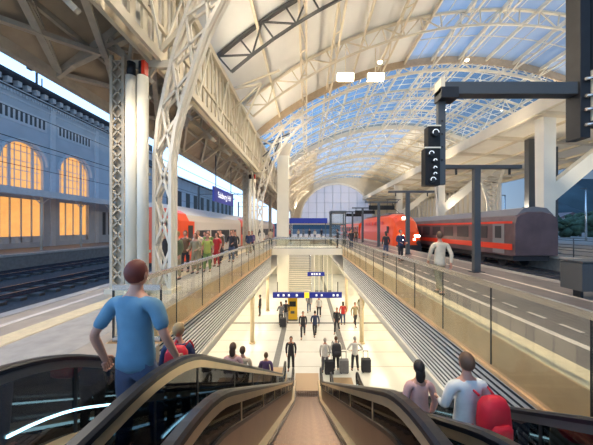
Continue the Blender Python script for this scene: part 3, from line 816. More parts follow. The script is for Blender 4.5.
# kiosk box near right
r = empty('equipment_cabinet', (7.75, 7.2, 0)); tag(r, 'grey panelled equipment cabinet on short legs at the right frame edge', 'cabinet')
MB().box(-.5,1.3,-.3,.3,.22,.96).build('body', 'steel_grey', r)
f = MB(); [f.box(x,x+.02,-.31,-.3,.3,.96) for x in (-.1,.3,.7,1.1)]; f.build('seam', 'black', r)
for x in (-.3,1.1): MB().box(x-.04,x+.04,-.1,.1,0,.28).build('leg', 'steel_dark', r)
MB().box(-.52,1.32,-.32,.32,.98,1.02).build('lid', 'steel_grey', r)
# bins/boxes beyond glass
for i, (px, py, lab) in enumerate(((411,296,'small grey floor box behind the glass, nearer the viewer than its taller neighbour'),(439,312,'small dark floor box behind the glass by the corner joint'))):
    pass

# ---------------------------------------------------------------- trains
def ring(y, hw, zt, zb, rnd=.45, taper=1.0):
    P = [(-hw,zb),(-hw,zb+(zt-zb)*.45),(-hw*taper,zt-rnd*1.6),(-hw*taper+.12,zt-rnd*.7),(-hw*taper+rnd*.9,zt-.12),(-hw*.35,zt),(hw*.35,zt),(hw*taper-rnd*.9,zt-.12),(hw*taper-.12,zt-rnd*.7),(hw*taper,zt-rnd*1.6),(hw,zb+(zt-zb)*.45),(hw,zb)]
    return [(x,y,z) for x, z in P]
def bogies(r, L, zb, offs=3.0):
    for yy in (offs, L-offs):
        f = MB(); f.box(-1.15,1.15,yy-1.6,yy+1.6,zb+.45,zb+.8); f.build('bogie', 'train_dark', r)
        for a in (-1.1,1.1):
            for s in (-1,1): MB().tube([(s*.72,yy+a,zb+.46),(s*.84,yy+a,zb+.46)], .45, 18).build('wheel', 'train_dark', r)
def coach(x, y0, L, label, body, stripe=None, roofm='train_grey', win='train_dark', side=1, endred=False, cat='railway coach', grp=None, lit=False):
    zb = -.79
    r = empty('railway_coach', (x, y0, 0)); tag(r, label, cat, grp)
    MB().loft([ring(0,1.38,2.9,zb+.9),ring(.15,1.42,3.0,zb+.85),ring(L-.15,1.42,3.0,zb+.85),ring(L,1.38,2.9,zb+.9)], smooth=False).build('body', body, r)
    MB().loft([[(-1.2,.1,2.75),(-.75,.1,3.2),(0,.1,3.3),(.75,.1,3.2),(1.2,.1,2.75)],[(-1.2,L-.1,2.75),(-.75,L-.1,3.2),(0,L-.1,3.3),(.75,L-.1,3.2),(1.2,L-.1,2.75)]], smooth=False).build('roof', roofm, r)
    n = int((L-5)/2.3)
    for i in range(n):
        a = 2.6+i*2.3
        for s in (-1, 1): MB().box(s*1.43-.015,s*1.43+.015,a,a+(2.05 if endred else 1.6),.7 if endred else 1.15,1.75 if endred else 2.05).build('window', win, r)
    for a in (.9, L-2.1):
        for s in (-1, 1): 
            dr = MB().box(s*1.43-.012,s*1.43+.012,a,a+1.1,.15,2.3).build('door', 'train_orange' if endred else 'train_grey', r)
            MB().box(s*1.45-.01,s*1.45+.01,a+.25,a+.85,1.2,2.05).build('door_window', win, dr)
    if stripe:
        for s in (-1,1): MB().box(s*1.435-.01,s*1.435+.01,.2,L-.2,.45,.85).build('stripe', stripe, r)
        for s in (-1,1): MB().box(s*1.435-.01,s*1.435+.01,.2,L-.2,2.2,2.35).build('stripe', stripe, r)
    MB().box(-1.2,1.2,.4,L-.4,zb+.5,zb+.9).build('underframe', 'train_dark', r)
    if endred:
        for a, sl in (((-.02,1.6),.7),((L-2.0,L+.02),0)):
            q0 = ring(a[0],1.44,3.03,-.0); q1 = [(x_, y_+sl*(1.5-z_)*.6, z_) for x_, y_, z_ in ring(a[1],1.44,3.03,-.0)]
            MB().loft([q0, q1], smooth=False).build('end_panel', 'train_orange', r)
        # slanting roof end
    bogies(r, L, zb)
    return r
coach(-8.4, 14.2, 15.5, 'red and white railway coach with a red end nearest the viewer at the left platform', 'train_white', None, 'train_white', endred=True, grp='coaches of the left train')
coach(-8.4, 30.2, 26, 'red and white railway coach coupled behind the nearest coach at the left platform', 'train_white', None, 'train_white', endred=True, grp='coaches of the left train')
# right: dim maroon train
coach(14.9, 17.0, 25, 'dim maroon and grey railway coach with a red stripe on the farther right track', 'train_maroon', 'train_red', 'train_grey', grp='coaches of the right trains')
# red loco
def loco(x, y0, L=19):
    r = empty('locomotive', (x, y0, 0)); tag(r, 'bright red electric locomotive with lit headlights on the right track', 'locomotive')
    zb = -.79
    MB().loft([ring(0,1.05,1.5,zb+.55,.2,.85),ring(.25,1.3,1.85,zb+.4,.25,.86),ring(.9,1.45,2.75,zb+.35,.4,.85),ring(1.9,1.48,3.35,zb+.35,.5,.86),ring(3.2,1.48,3.55,zb+.35,.5,.87),ring(L-2,1.48,3.55,zb+.35,.5,.87),ring(L-.3,1.4,3.0,zb+.35,.5,.87),ring(L,1.3,2.6,zb+.4,.5,.87)], smooth=False).build('body', 'train_orange', r)
    MB().add([(-.98,.52,1.80),(.98,.52,1.80),(.9,1.42,2.95),(-.9,1.42,2.95),(-.98,.64,1.70),(.98,.64,1.70),(.9,1.6,2.85),(-.9,1.6,2.85)],[(0,1,2,3),(7,6,5,4),(0,4,5,1),(1,5,6,2),(2,6,7,3),(3,7,4,0)]).build('windscreen', 'train_dark', r)
    for s in (-1,1):
        h_ = MB().box(s*.85-.28,s*.85+.28,-.06,.12,.95,1.15).build('headlight', 'headlight', r)
        MB().box(s*.55-.1,s*.55+.1,-.04,.1,.6,.75).build('marker_lamp', 'headlight', r)
        MB().box(s*1.47-.02,s*1.47+.02,2.2,2.9,1.3,2.1).build('cab_window', 'train_dark', r)
        MB().box(s*1.47-.015,s*1.47+.015,3.5,L-2.5,-.05,.2).build('stripe', 'train_white', r)
        f = MB(); [f.box(s*1.45-.02,s*1.45+.03,4.5+i*1.7,5.7+i*1.7,2.3,2.7) for i in range(6)]; f.build('vent', 'train_red', r)
        MB().tube([(s*.85,-.35,.35),(s*.85,.2,.35)], .09, 10).build('buffer', 'train_dark', r); MB().tube([(s*.85,-.42,.35),(s*.85,-.35,.35)], .24, 14).build('buffer', 'train_dark', r)
    MB().box(-.3,.3,1.0,1.2,2.95,3.1).build('headlight', 'headlight', r)
    MB().box(-1.3,1.3,-.05,.5,-.55,.1).build('apron', 'train_dark', r)
    MB().box(-.9,.9,4,L-3,3.5,3.7).build('roof_equipment', 'train_grey', r)
    f = MB(); f.bar((-.8,5,3.7),(-.3,6.6,4.7),.05); f.bar((.8,5,3.7),(.3,6.6,4.7),.05); f.bar((-.3,6.6,4.7),(-.7,5.0,5.4),.05); f.bar((.3,6.6,4.7),(.7,5.0,5.4),.05); f.bar((-.9,5,5.42),(.9,5,5.42),.07)
    f.build('pantograph', 'steel_dark', r)
    bogies(r, L, zb, 3.6)
loco(10.75, 27.6)
for i in range(1):
    coach(10.75, 47.2, 26, 'red railway coach coupled behind the bright red locomotive', 'train_orange', 'train_white', 'train_grey', grp='coaches of the right trains')

# ---------------------------------------------------------------- station building (left)
b = empty('station_building', (-27, 0, 0)); tag(b, 'pale blue-lit station building with arched orange windows across the tracks', 'building')
Y0, Y1 = 8, 37.2
wc = [13.8,19.4,24.95,30.5]
# wall pieces between windows
f = MB()
def archhole(y0, y1, yc, hw, zb, zs):
    """wall cell y0..y1 from zb to 15.6 with arched hole"""
    n = 14; top = 14.9
    pts = [(yc-hw, zs)]+[(yc-hw*math.cos(math.pi*i/n), zs+hw*math.sin(math.pi*i/n)) for i in range(1,n)]+[(yc+hw, zs)]
    f.add([(0,y0,zb),(0,yc-hw,zb),(0,yc-hw,zs),(0,y0,zs)],[(0,1,2,3)]); f.add([(0,yc+hw,zb),(0,y1,zb),(0,y1,zs),(0,yc+hw,zs)],[(0,1,2,3)])
    f.add([(0,y0,zs),(0,yc-hw,zs),(0,yc-hw,top),(0,y0,top)],[(0,1,2,3)]); f.add([(0,yc+hw,zs),(0,y1,zs),(0,y1,top),(0,yc+hw,top)],[(0,1,2,3)])
    for p, q in zip(pts[:-1], pts[1:]): 
        f.add([(0,p[0],p[1]),(0,q[0],q[1]),(0,q[0],top),(0,p[0],top)],[(0,1,2,3)])
        f.add([(0,p[0],p[1]),(0,q[0],q[1]),(-.4,q[0],q[1]),(-.4,p[0],p[1])],[(0,1,2,3)])
    for yy in (yc-hw, yc+hw): f.add([(0,yy,zb),(0,yy,zs),(-.4,yy,zs),(-.4,yy,zb)],[(0,1,2,3)])
edges = [Y0]+[(a+c)/2 for a, c in zip(wc[:-1], wc[1:])]+[33.6]
for i, c in enumerate(wc): archhole(edges[i], edges[i+1], c, 1.9, 5.6, 8.15)
f.box(-.4,0,33.6,Y1,0,14.9); f.box(-8,-.4,Y1-.4,Y1,0,15.5)
for i, c in enumerate(wc):
    f.box(-.4,0,edges[i],c-1.9,0,5.6); f.box(-.4,0,c+1.9,edges[i+1],0,5.6); f.box(-.4,0,c-1.9,c+1.9,4.7,5.6); f.box(-.4,0,c-1.9,c+1.9,0,.5)
f.build('wall', 'facade', b)
for i, c in enumerate(wc):
    w = MB(); w.prism([(c-1.9,5.6),(c+1.9,5.6)]+[(c+1.9*math.cos(math.pi*j/14), 8.15+1.9*math.sin(math.pi*j/14)) for j in range(15)], 'x', -.36, -.3)
    wo = w.build('arched_window', 'window_lit', b)
    w = MB()
    for dy in (-1.1,-.95,.95,1.1): w.box(-.3,-.2,c+dy-.05,c+dy+.05,5.6,9.7 if abs(dy)>1 else 9.8)
    for dy in (-1.5,-.55,0,.55,1.5): w.box(-.3,-.24,c+dy-.03,c+dy+.03,5.6,9.3+ (.6 if abs(dy)<1 else 0))
    for z in (6.5,7.4,8.3,9.2): w.box(-.3,-.25,c-1.75,c+1.75,z-.03,z+.03)
    w.build('mullion', 'facade_trim', wo)
    w = MB()
    for j in range(14):
        a0 = math.pi*j/14; a1 = math.pi*(j+1)/14
        w.bar((.06,c-2.15*math.cos(a0),8.15+2.15*math.sin(a0)),(.06,c-2.15*math.cos(a1),8.15+2.15*math.sin(a1)), .16, .4, up=(1,0,0))
    w.build('arch_moulding', 'facade_trim', b)
    w = MB(); w.box(-.36,-.3,c-1.9,c+1.9,.5,4.7); wo = w.build('ground_window', 'window_lit', b)
    w = MB(); [w.box(-.3,-.2,c+dy-.05,c+dy+.05,.5,4.7) for dy in (-1.85,-.95,0,.95,1.85)]; w.box(-.3,-.2,c-1.9,c+1.9,1.0,1.1); w.box(-.3,-.2,c-1.9,c+1.9,.5,1.0); w.build('mullion', 'facade_trim', wo)
    # slotted frieze
    w = MB(); w.box(0,.06,c-2.2,c+2.2,11.7,13.1); fr = w.build('frieze', 'facade_trim', b)
    w = MB(); [w.box(.06,.08,c-2.0+j*.42,c-2.0+j*.42+.2,11.95,12.85) for j in range(10)]; w.build('slot', 'steel_grey', fr)
f = MB(); f.box(0,.12,Y0,Y1,13.8,13.95); f.box(0,.3,Y0,Y1,14.55,14.8)
for i in range(110): f.box(.12,.26,Y0+i*.265,Y0+i*.265+.13,14.25,14.5)
f.build('cornice', 'facade_trim', b)
f = MB(); f.box(-8,1.2,Y0,Y1+.6,15.45,15.7); f.prism([(1.2,15.7),(-8,15.7),(-6,17.0)], 'y', Y0, Y1+.6); f.box(0,.1,Y0,Y1,14.8,15.45); f.build('roof', 'roof_dark', b)
me = MB().box(.1,.55,0,.36,14.95,15.4).mesh('eave_bracket'); me.materials.append(M['facade_trim'])
for i in range(36): o = bpy.data.objects.new('eave_bracket', me); COL.objects.link(o); o.parent = b; o.location = (0, Y0+.4+i*.82, 0)
for y in (10.9,16.35,21.9,27.5,33.3,36.6): MB().box(0,.15,y,y+.5,0,14.3).build('pilaster', 'facade_trim', b)
for y in (34.6,35.6): MB().box(0,.03,y,y+.5,1,4).build('door', 'steel_grey', b)
# farther lower wing
b2 = empty('station_wing', (-27.5, 37.8, 0)); tag(b2, 'dark blue station wing with sloping roof seen past the lattice column', 'building')
MB().box(-6,0,0,60,0,12.6).build('wall', 'facade', b2); MB().prism([(.9,12.5),(-7,12.5),(-4,14.6)], 'y', 0, 60).build('roof', 'roof_dark', b2)
for i in range(14): MB().box(0,.03,1.2+i*4.1,3.2+i*4.1,6.5,9.8).build('window', 'steel_dark', b2)
for i in range(14): MB().box(0,.03,1.2+i*4.1,3.2+i*4.1,.8,4.2).build('window', 'window_lit', b2)
# office block beyond
b3 = empty('office_tower', (-35, 52, 0)); tag(b3, 'blue glass office block rising behind the station wing', 'building')
MB().box(-9,-1.0,0,9,0,21).build('wall', 'steel_grey', b3)
for j in range(6): MB().box(-1,-.95,.3,8.7,1.5+j*3.2,3.6+j*3.2).build('window_band', 'facade', b3)
# platform canopy in front of the facade
c_ = empty('platform_canopy', (-24.2, 8, 0)); tag(c_, 'low canopy on slim white posts in front of the station building', 'canopy')
MB().prism([(2.0,4.75),(-2.6,5.25),(-2.6,5.4),(2.0,5.0)], 'y', 0, 60).build('roof', 'facade', c_); MB().box(1.95,2.1,0,60,4.5,5.05).build('fascia', 'facade_trim', c_)
for i in range(14):
    y = 3.0+i*3.9-.3; MB().tube([(1.5,y,0),(1.5,y,4.6)], .09, 10).build('post', 'cream_light', c_)
f = MB()
for i in range(14): y = 2.7+i*3.9; f.bar((1.5,y,3.9),(1.5,y+.8,4.6), .06); f.bar((1.5,y,3.9),(1.5,y-.8,4.6), .06)
f.build('bracket', 'facade_trim', c_)
# roof finial
r = empty('roof_antenna', (-25.9, 25.1, 15.7)); tag(r, 'small dark lamp and antenna standing on the station roof edge', 'antenna')
f = MB(); f.bar((0,0,0),(0,0,1.9),.12); f.bar((0,-.9,1.9),(0,.8,1.7),.1); f.bar((0,-.5,1.2),(0,.5,1.2),.1); f.bar((0,.5,0),(0,.5,.8),.07); f.build('mast', 'roof_dark', r); MB().cbox((0,-.6,1.1),(.3,.4,.2)).build('head', 'roof_dark', r)
# overhead wire posts left
for i, y in enumerate((38., 60.)):
    r = empty('catenary_mast', (-15.7, y, -1.1)); tag(r, ('dark overhead line mast rising behind the left train beside the blue sign','distant overhead line mast above the left train')[i], 'mast')
    MB().box(-.12,.12,-.12,.12,0,9).build('post', 'steel_grey', r); MB().bar((0,0,7.9),(6.6,0,7.9),.1).build('arm', 'steel_grey', r); MB().bar((0,0,8.9),(6,0,7.95),.05).build('stay', 'steel_grey', r)
for i, (x, lab) in enumerate([q for q in ((-8.4,'thin overhead wire above the nearest left track'),(-13.,'thin overhead wire above the middle left track'),(-18.4,'thin overhead wire above the track beside the station building'),(10.75,'thin overhead wire above the red locomotive'),(14.9,'thin overhead wire above the dim maroon coach')) if q[0] < 0]):
    o = MB().tube([(x,-2,5.9 if x < 0 else 5.2),(x,78,5.9 if x < 0 else 5.2)], .018, 6).build('overhead_wire', 'steel_dark'); tag(o, lab, 'wire')
    MB().tube([(x,-2,7.2 if x < 0 else 6.3),(x,78,7.2 if x < 0 else 6.3)], .014, 6).build('carrier_wire', 'steel_dark', o)

# ---------------------------------------------------------------- right landscape
def hills(name, y, x0, x1, fn, m, depth):
    f = MB(); n = 50; rows = []
    for j, (dy, hf) in enumerate(((0,0.),(depth*.35,.62),(depth*.7,1.),(depth*1.3,.4),(depth*2,0))):
        rows.append([(x0+(x1-x0)*i/n, y+dy+6*math.sin(i*1.3+j), -1.6+hf*fn(i/n)) for i in range(n+1)])
    vs = [p for r_ in rows for p in r_]; fs = []
    for j in range(len(rows)-1):
        for i in range(n): a = j*(n+1)+i; fs.append((a,a+1,a+n+2,a+n+1))
    f.add(vs, fs, True); o = f.build(name, m); o['kind'] = 'structure'; return o
hills('trim_hills', 600, 250, 1500, lambda t: 30+95*math.exp(-((t-.39)/.09)**2)+60*math.exp(-((t-.62)/.2)**2)+7*math.sin(t*40)+5*math.sin(t*93), 'hill', 160)
hills('trim_hills', 420, 90, 1200, lambda t: 26+10*math.sin(t*25)+8*math.sin(t*57+1)+30*t, 'hill', 100)
hills('trim_hills', 900, -1500, 200, lambda t: 25+30*math.exp(-((t-.4)/.2)**2)+6*math.sin(t*30), 'hill', 200)
# trees
def tree_mesh(seed):
    rnd = random.Random(seed); f = MB()
    for i in range(16):
        a = rnd.uniform(0,6.28); q = rnd.uniform(.2,2.2); z = rnd.uniform(2.2,6.2); s = rnd.uniform(.7,1.5)*(1.2-z/12)
        f.ellipsoid((q*math.cos(a),q*math.sin(a),z),(s,s,s*.85),8,6)
    rv = random.Random(seed+1); f.v = [(x+rv.uniform(-.14,.14),y+rv.uniform(-.14,.14),z+rv.uniform(-.14,.14)) for x,y,z in f.v]
    me = f.mesh('crown'); me.materials.append(M['leaf']); return me
tm = [tree_mesh(s) for s in (3,8,15)]
trk = MB().tube([(0,0,0),(.05,0,1.5),(0,.05,3.4)], [.28,.2,.12], 8).mesh('trunk'); trk.materials.append(M['bark'])
for i in range(14):
    px = 498+i*8.2; d = (54,66,78,90)[i%4]; x = (px-VX)/F*d
    r = empty('tree', (x, d, -1.5)); tag(r, 'dark round tree beyond the right platform, %s of the row counted from the left' % ORD[i], 'tree', 'trees beyond the right platform')
    s = 1.0+.25*math.sin(i*2.1); r.scale = (s*1.1,s*1.1,s*1.0)
    for nm, me in (('crown', tm[i%3]), ('trunk', trk)):
        o = bpy.data.objects.new(nm, me); COL.objects.link(o); o.parent = r
for i, (px, d, w, h) in enumerate(((515,112,12,7.0),(572,104,10,7.5),(606,118,14,9),(543,126,14,9))):
    r = empty('distant_house', ((px-VX)/F*d, d, -1.5)); tag(r, ['low house between the dim coach and the Y-shaped column','pale house with lit windows right of the Y-shaped column','house at the right frame edge under the hill','low house behind the Y-shaped column'][i], 'house')
    MB().box(-w/2,w/2,0,7,0,h).build('wall', 'house', r); MB().prism([(-w/2-.5,h),(w/2+.5,h),(0,h+2.2)], 'y', -.4, 7.4).build('roof', 'roof_dark' if i != 1 else 'train_maroon', r)
    for j in range(int(w/1.8)):
        for z in (.9, 2.7): MB().box(-w/2+.5+j*1.8,-w/2+1.3+j*1.8,-.04,0,z,z+1).build('window', 'window_lit' if (j+i)%2 else 'steel_dark', r)
for i, (px, d) in enumerate(((586,40),(505,48))):
    r = empty('street_lamp', ((px-VX)/F*d, d, -1.1)); tag(r, ('pale mast beyond the platform near the right frame edge','thin pale mast beyond the dim coach')[i], 'mast')
    MB().tube([(0,0,0),(0,0,9)], [.16,.09], 8).build('pole', 'stainless', r); MB().cbox((-.4,0,9),(.9,.2,.12)).build('lamp_head', 'steel_grey', r)

# ---------------------------------------------------------------- people
def skinned(chains, sub=1):
    """chains: list of (list of (pos, rx, ry)), edges; each chain its own skin; returns MB-like verts/faces"""
    me = bpy.data.meshes.new('tmp'); vs = []; es = []; rad = []; roots = []
    for (pts, edges, root) in chains:
        b0 = len(vs); vs += [p[0] for p in pts]; rad += [(p[1], p[2]) for p in pts]; es += [(a+b0, b+b0) for a, b in edges]; roots.append(b0+root)
    me.from_pydata(vs, es, []); o = bpy.data.objects.new('tmp', me); COL.objects.link(o)
    md = o.modifiers.new('Skin', 'SKIN'); md.branch_smoothing = .4; md.use_smooth_shade = True
    for i, sv in enumerate(me.skin_vertices[0].data): sv.radius = rad[i]; sv.use_root = i in roots
    if sub: s_ = o.modifiers.new('Sub', 'SUBSURF'); s_.levels = sub; s_.render_levels = sub
    bpy.context.view_layer.update()
    out = bpy.data.meshes.new_from_object(o.evaluated_get(bpy.context.evaluated_depsgraph_get()))
    bpy.data.objects.remove(o)
    V = [tuple(v.co) for v in out.vertices]; Fc = [tuple(p.vertices) for p in out.polygons]; bpy.data.meshes.remove(out)
    return V, Fc
def lerp(a, b, t): return tuple(a[i]+(b[i]-a[i])*t for i in range(3))
def chain(lst): return (lst, [(i, i+1) for i in range(len(lst)-1)], 0)
POSES = {
 # arms: (elbow, wrist) per side relative in person space (x right, y forward); legs: (knee, ankle)
 'stand': dict(L=((-.245,-.03,1.14),(-.225,.06,.90)), R=((.245,-.03,1.14),(.225,.06,.90)), LL=((-.11,.02,.50),(-.12,-.02,.09)), RL=((.11,.03,.50),(.13,.0,.09))),
 'walk': dict(L=((-.245,.07,1.14),(-.20,.22,.94)), R=((.25,-.14,1.15),(.235,-.14,.90)), LL=((-.10,-.06,.51),(-.10,-.33,.16)), RL=((.10,.18,.52),(.10,.27,.09))),
 'akimbo': dict(L=((-.40,-.10,1.16),(-.21,.03,1.04)), R=((.40,-.10,1.16),(.21,.03,1.04)), LL=((-.12,.02,.50),(-.15,-.02,.09)), RL=((.12,.03,.50),(.16,.0,.09))),
 'hold': dict(L=((-.27,.02,1.15),(-.20,.24,1.06)), R=((.27,.02,1.15),(.20,.24,1.06)), LL=((-.10,.02,.50),(-.11,-.02,.09)), RL=((.10,.03,.50),(.11,.0,.09))),
 'rail_right': dict(L=((-.30,-.12,1.15),(-.30,-.02,.92)), R=((.29,-.02,1.14),(.30,.12,.90)), LL=((-.11,.02,.50),(-.12,-.02,.09)), RL=((.12,.10,.52),(.13,.10,.09))),
}
CACHE = {}
def person_parts(pose, sleeve, fem):
    key = (pose, sleeve, fem)
    if key in CACHE: return CACHE[key]
    P = POSES[pose]; sw = .175 if fem else .195; hp = .10
    pel, wst, chs, nb, nk, ch = (0,0,.93), (0,.005,1.10), (0,-.01,1.30), (0,-.01,1.44), (0,.0,1.52), (0,.02,1.60)
    pts = [(pel,.135,.095),(wst,.12 if not fem else .11,.085),(chs,.165 if not fem else .145,.11),(nb,.11,.075),(nk,.052,.055),(ch,.055,.06)]
    ed = [(0,1),(1,2),(2,3),(3,4),(4,5)]
    fing = []; 
    for s, A in ((-1,'L'),(1,'R')):
        el, wr = P[A]; sh = (s*sw,-.01,1.40); n = len(pts)
        pts += [(sh,.06,.06),(lerp(sh,el,.5),.046,.046),(el,.038,.038),(lerp(el,wr,.5),.036,.036),(wr,.025,.029)]
        ed += [(3,n),(n,n+1),(n+1,n+2),(n+2,n+3),(n+3,n+4)]
        d = Vector(wr)-Vector(el); d.normalize(); pm = Vector(wr)+d*.06
        pts.append((tuple(pm),.020,.040)); ed.append((n+4,n+5))
        fwd = Vector((0,1,0)); fwd = (fwd-d*fwd.dot(d)).normalized(); inn = fwd.cross(d)*(1 if s > 0 else -1)
        for q, (o_, l) in enumerate(((-.030,.060),(-.010,.076),(.011,.080),(.031,.070))):
            a = pm+fwd*o_-d*.012; b_ = pm+fwd*o_*1.05+d*.042; c_ = b_+d*l*.38+inn*.012*(-1 if s>0 else 1)*-1; e_ = c_+d*l*.22+inn*.022
            fing.append(chain([(tuple(a),.011,.011),(tuple(b_),.010,.010),(tuple(c_),.009,.009),(tuple(e_),.0075,.0075)]))
        a = pm+fwd*.025-d*.03; fing.append(chain([(tuple(a),.012,.012),(tuple(a+fwd*.028+d*.024),.011,.011),(tuple(a+fwd*.034+d*.055+inn*.008),.009,.009)]))
    for s, A in ((-1,'LL'),(1,'RL')):
        kn, an = P[A]; n = len(pts); hpj = (s*hp,0,.86)
        toe = (an[0]*1.15, an[1]+.15, an[2]-.05); 
        pts += [(hpj,.085,.095),(lerp(hpj,kn,.5),.075,.08),(kn,.053,.058),(lerp(kn,an,.35),.052,.058),(an,.035,.04),(toe,.035,.025)]
        ed += [(0,n),(n,n+1),(n+1,n+2),(n+2,n+3),(n+3,n+4),(n+4,n+5)]
    b = MB(); V, Fc = skinned([(pts, ed, 0)], 1); b.add(V, Fc, True); V, Fc = skinned(fing, 0); b.add(V, Fc, True)
    # head
    b.ellipsoid((0,.02,1.655),(.072,.092,.115),14,10); b.ellipsoid((0,.045,1.60),(.052,.06,.055),10,6)
    b.add([(-.016,.105,1.635),(.016,.105,1.635),(0,.138,1.64),(0,.106,1.685)], [(0,1,2),(0,2,3),(1,3,2),(0,3,1)], True)
    for s in (-1,1): b.ellipsoid((s*.074,.015,1.65),(.012,.02,.032),6,5)
    for s in (-1,1): b.ellipsoid((s*.028,.098,1.67),(.014,.008,.008),6,5)
    b.ellipsoid((0,.103,1.605),(.022,.008,.008),6,4)
    body = b.mesh('body')
    # shirt
    sp = [((0,0,.80),.195,.145),((0,.0,.93),.185,.138),((0,.005,1.08),.156,.12),((0,-.01,1.29),.185,.13),((0,-.012,1.43),.12,.088),((0,-.008,1.475),.066,.066)]
    se = [(0,1),(1,2),(2,3),(3,4),(4,5)]
    for s, A in ((-1,'L'),(1,'R')):
        el, wr = P[A]; sh = (s*sw*1.02,-.01,1.40); n = len(sp)
        if sleeve == 'short': sp += [(sh,.076,.076),(lerp(sh,el,.5),.064,.064),(lerp(sh,el,.85),.062,.062)]; se += [(4,n),(n,n+1),(n+1,n+2)]
        else: sp += [(sh,.076,.076),(lerp(sh,el,.5),.062,.062),(el,.054,.054),(lerp(el,wr,.5),.048,.048),(lerp(el,wr,.95),.038,.040)]; se += [(4,n),(n,n+1),(n+1,n+2),(n+2,n+3),(n+3,n+4)]
    m_ = MB(); V, Fc = skinned([(sp, se, 0)], 1); m_.add(V, Fc, True); shirt = m_.mesh('shirt')
    tp = [((0,0,1.0),.150,.108),((0,0,.88),.160,.115)]; te = [(0,1)]
    for s, A in ((-1,'LL'),(1,'RL')):
        kn, an = P[A]; n = len(tp); tp += [((s*hp,0,.82),.096,.105),(lerp((s*hp,0,.86),kn,.5),.088,.092),(kn,.068,.072),(lerp(kn,an,.5),.062,.068),(lerp(kn,an,.93),.055,.062)]
        te += [(1,n),(n,n+1),(n+1,n+2),(n+2,n+3),(n+3,n+4)]
    m_ = MB(); V, Fc = skinned([(tp, te, 0)], 1); m_.add(V, Fc, True); trousers = m_.mesh('trousers')
    shoes = []
    for A in ('LL','RL'):
        kn, an = P[A]; m_ = MB(); V, Fc = skinned([chain([((an[0],an[1]-.05,an[2]-.035),.045,.05),((an[0],an[1]+.04,an[2]-.04),.047,.046),((an[0]*1.1,an[1]+.15,an[2]-.052),.043,.034)])], 1); m_.add(V, Fc, True); shoes.append(m_.mesh('shoe'))
    m_ = MB(); m_.ellipsoid((0,.0,1.675),(.084,.102,.112),14,10)
    # open the face
    m_.v = [(x, y if not (y > .045 and z < 1.715) else .04, z if z > 1.58 else 1.58) for x, y, z in m_.v]
    if fem: m_.ellipsoid((0,-.055,1.57),(.078,.05,.13),12,8)
    hair = m_.mesh('hair')
    CACHE[key] = (body, shirt, trousers, shoes, hair)
    return CACHE[key]
def person(loc, yaw, label, pose='stand', sleeve='long', fem=False, top='c_dark', bottom='c_jeans', hair='hair_dark', skin='skin_tone', h=1.75, group=None):
    body, shirt, trousers, shoes, hr = person_parts(pose, sleeve, fem)
    r = empty('person', loc, R(yaw)); s = h/1.78; r.scale = (s,s,s); tag(r, label, 'person', group)
    def part(nm, me, m, par):
        if not me.materials: me.materials.append(M[m])
        o = bpy.data.objects.new(nm, me); COL.objects.link(o); o.parent = par
        o.material_slots[0].link = 'OBJECT'; o.material_slots[0].material = M[m]; return o
    bd = part('body', body, skin, r); part('shirt', shirt, top, bd); part('trousers', trousers, bottom, bd); part('hair', hr, hair, bd)
    for sh in shoes: part('shoe', sh, 'shoe', bd)
    return r
def backpack(loc, yaw, m, label, s=1.):
    r = empty('backpack', loc, R(yaw)); r.scale = (s,s,s); tag(r, label, 'backpack')
    def rr(hw, hd, z, n=16, p=3.2):
        out = []
        for i in range(n):
            t = 2*math.pi*i/n; c, sn = math.cos(t), math.sin(t)
            out.append((hw*math.copysign(abs(c)**(2/p), c), hd*math.copysign(abs(sn)**(2/p), sn), z))
        return out
    MB().loft([rr(.12,.06,0),rr(.165,.10,.04),rr(.175,.115,.2),rr(.16,.10,.38),rr(.12,.07,.46),rr(.05,.03,.485)]).build('sack', m, r)
    MB().loft([rr(.09,.03,.05),rr(.12,.055,.08),rr(.12,.055,.2),rr(.09,.03,.24)]).build('front_pocket', m, r, (0,-.10,0))
    for s_ in (-1,1): MB().tube([(s_*.09,.10,.44),(s_*.11,.22,.47),(s_*.12,.33,.34),(s_*.12,.30,.12),(s_*.12,.1,.04)], .014, 6).build('strap', m, r)
    return r
def esc_z(which, y):
    yb = {-1:2.05,0:1.5,1:1.12}[which]; return zat(prof_path(yb, 0), y)
# riders
def rider(which, x, y, yaw, label, **kw):
    return person((x, y, esc_z(which, y)+.01), yaw, label, **kw)
rider(-1, -1.50, 2.30, -8, 'man in a blue short-sleeved shirt riding the left escalator', pose='rail_right', sleeve='short', top='c_blue', bottom='c_jeans', hair='hair_red', h=1.78)
rider(-1, -1.62, 3.3, 0, 'small child with fair hair wearing a red backpack below the blue-shirted man', pose='stand', top='c_navy', bottom='c_dark', hair='hair_fair', h=1.42)
backpack((-1.52, 3.05, esc_z(-1,3.35)+.92), 0, 'bag_red', 'red backpack on the child on the left escalator', .75)
rider(-1, -1.50, 5.3, 0, 'person with brown hair in a pink top seen over the left handrail', pose='stand', fem=True, top='c_pink', bottom='c_jeans', hair='hair_brown', h=1.45)
rider(-1, -1.55, 6.3, 0, 'person in a cream top lower on the left escalator', pose='stand', top='c_cream', bottom='c_dark', hair='hair_brown', h=1.5)
rider(-1, -1.52, 9.7, 0, 'person in a dark purple top near the foot of the left escalator', pose='stand', top='c_purple', bottom='c_dark', hair='hair_brown', h=1.7)
rider(1, 1.66, 2.72, 4, 'passenger in a white top wearing the big red backpack on the right escalator', pose='hold', top='c_white', bottom='c_khaki', hair='hair_brown', h=1.52)
backpack((1.78, 2.5, esc_z(1,2.72)+.80), 8, 'bag_red', 'big red backpack worn on the right escalator', .86)
rider(1, 1.52, 3.55, 0, 'person in a pink top with dark hair ahead of the red backpack', pose='stand', fem=True, top='c_pink', bottom='c_jeans', hair='hair_dark', h=1.5)
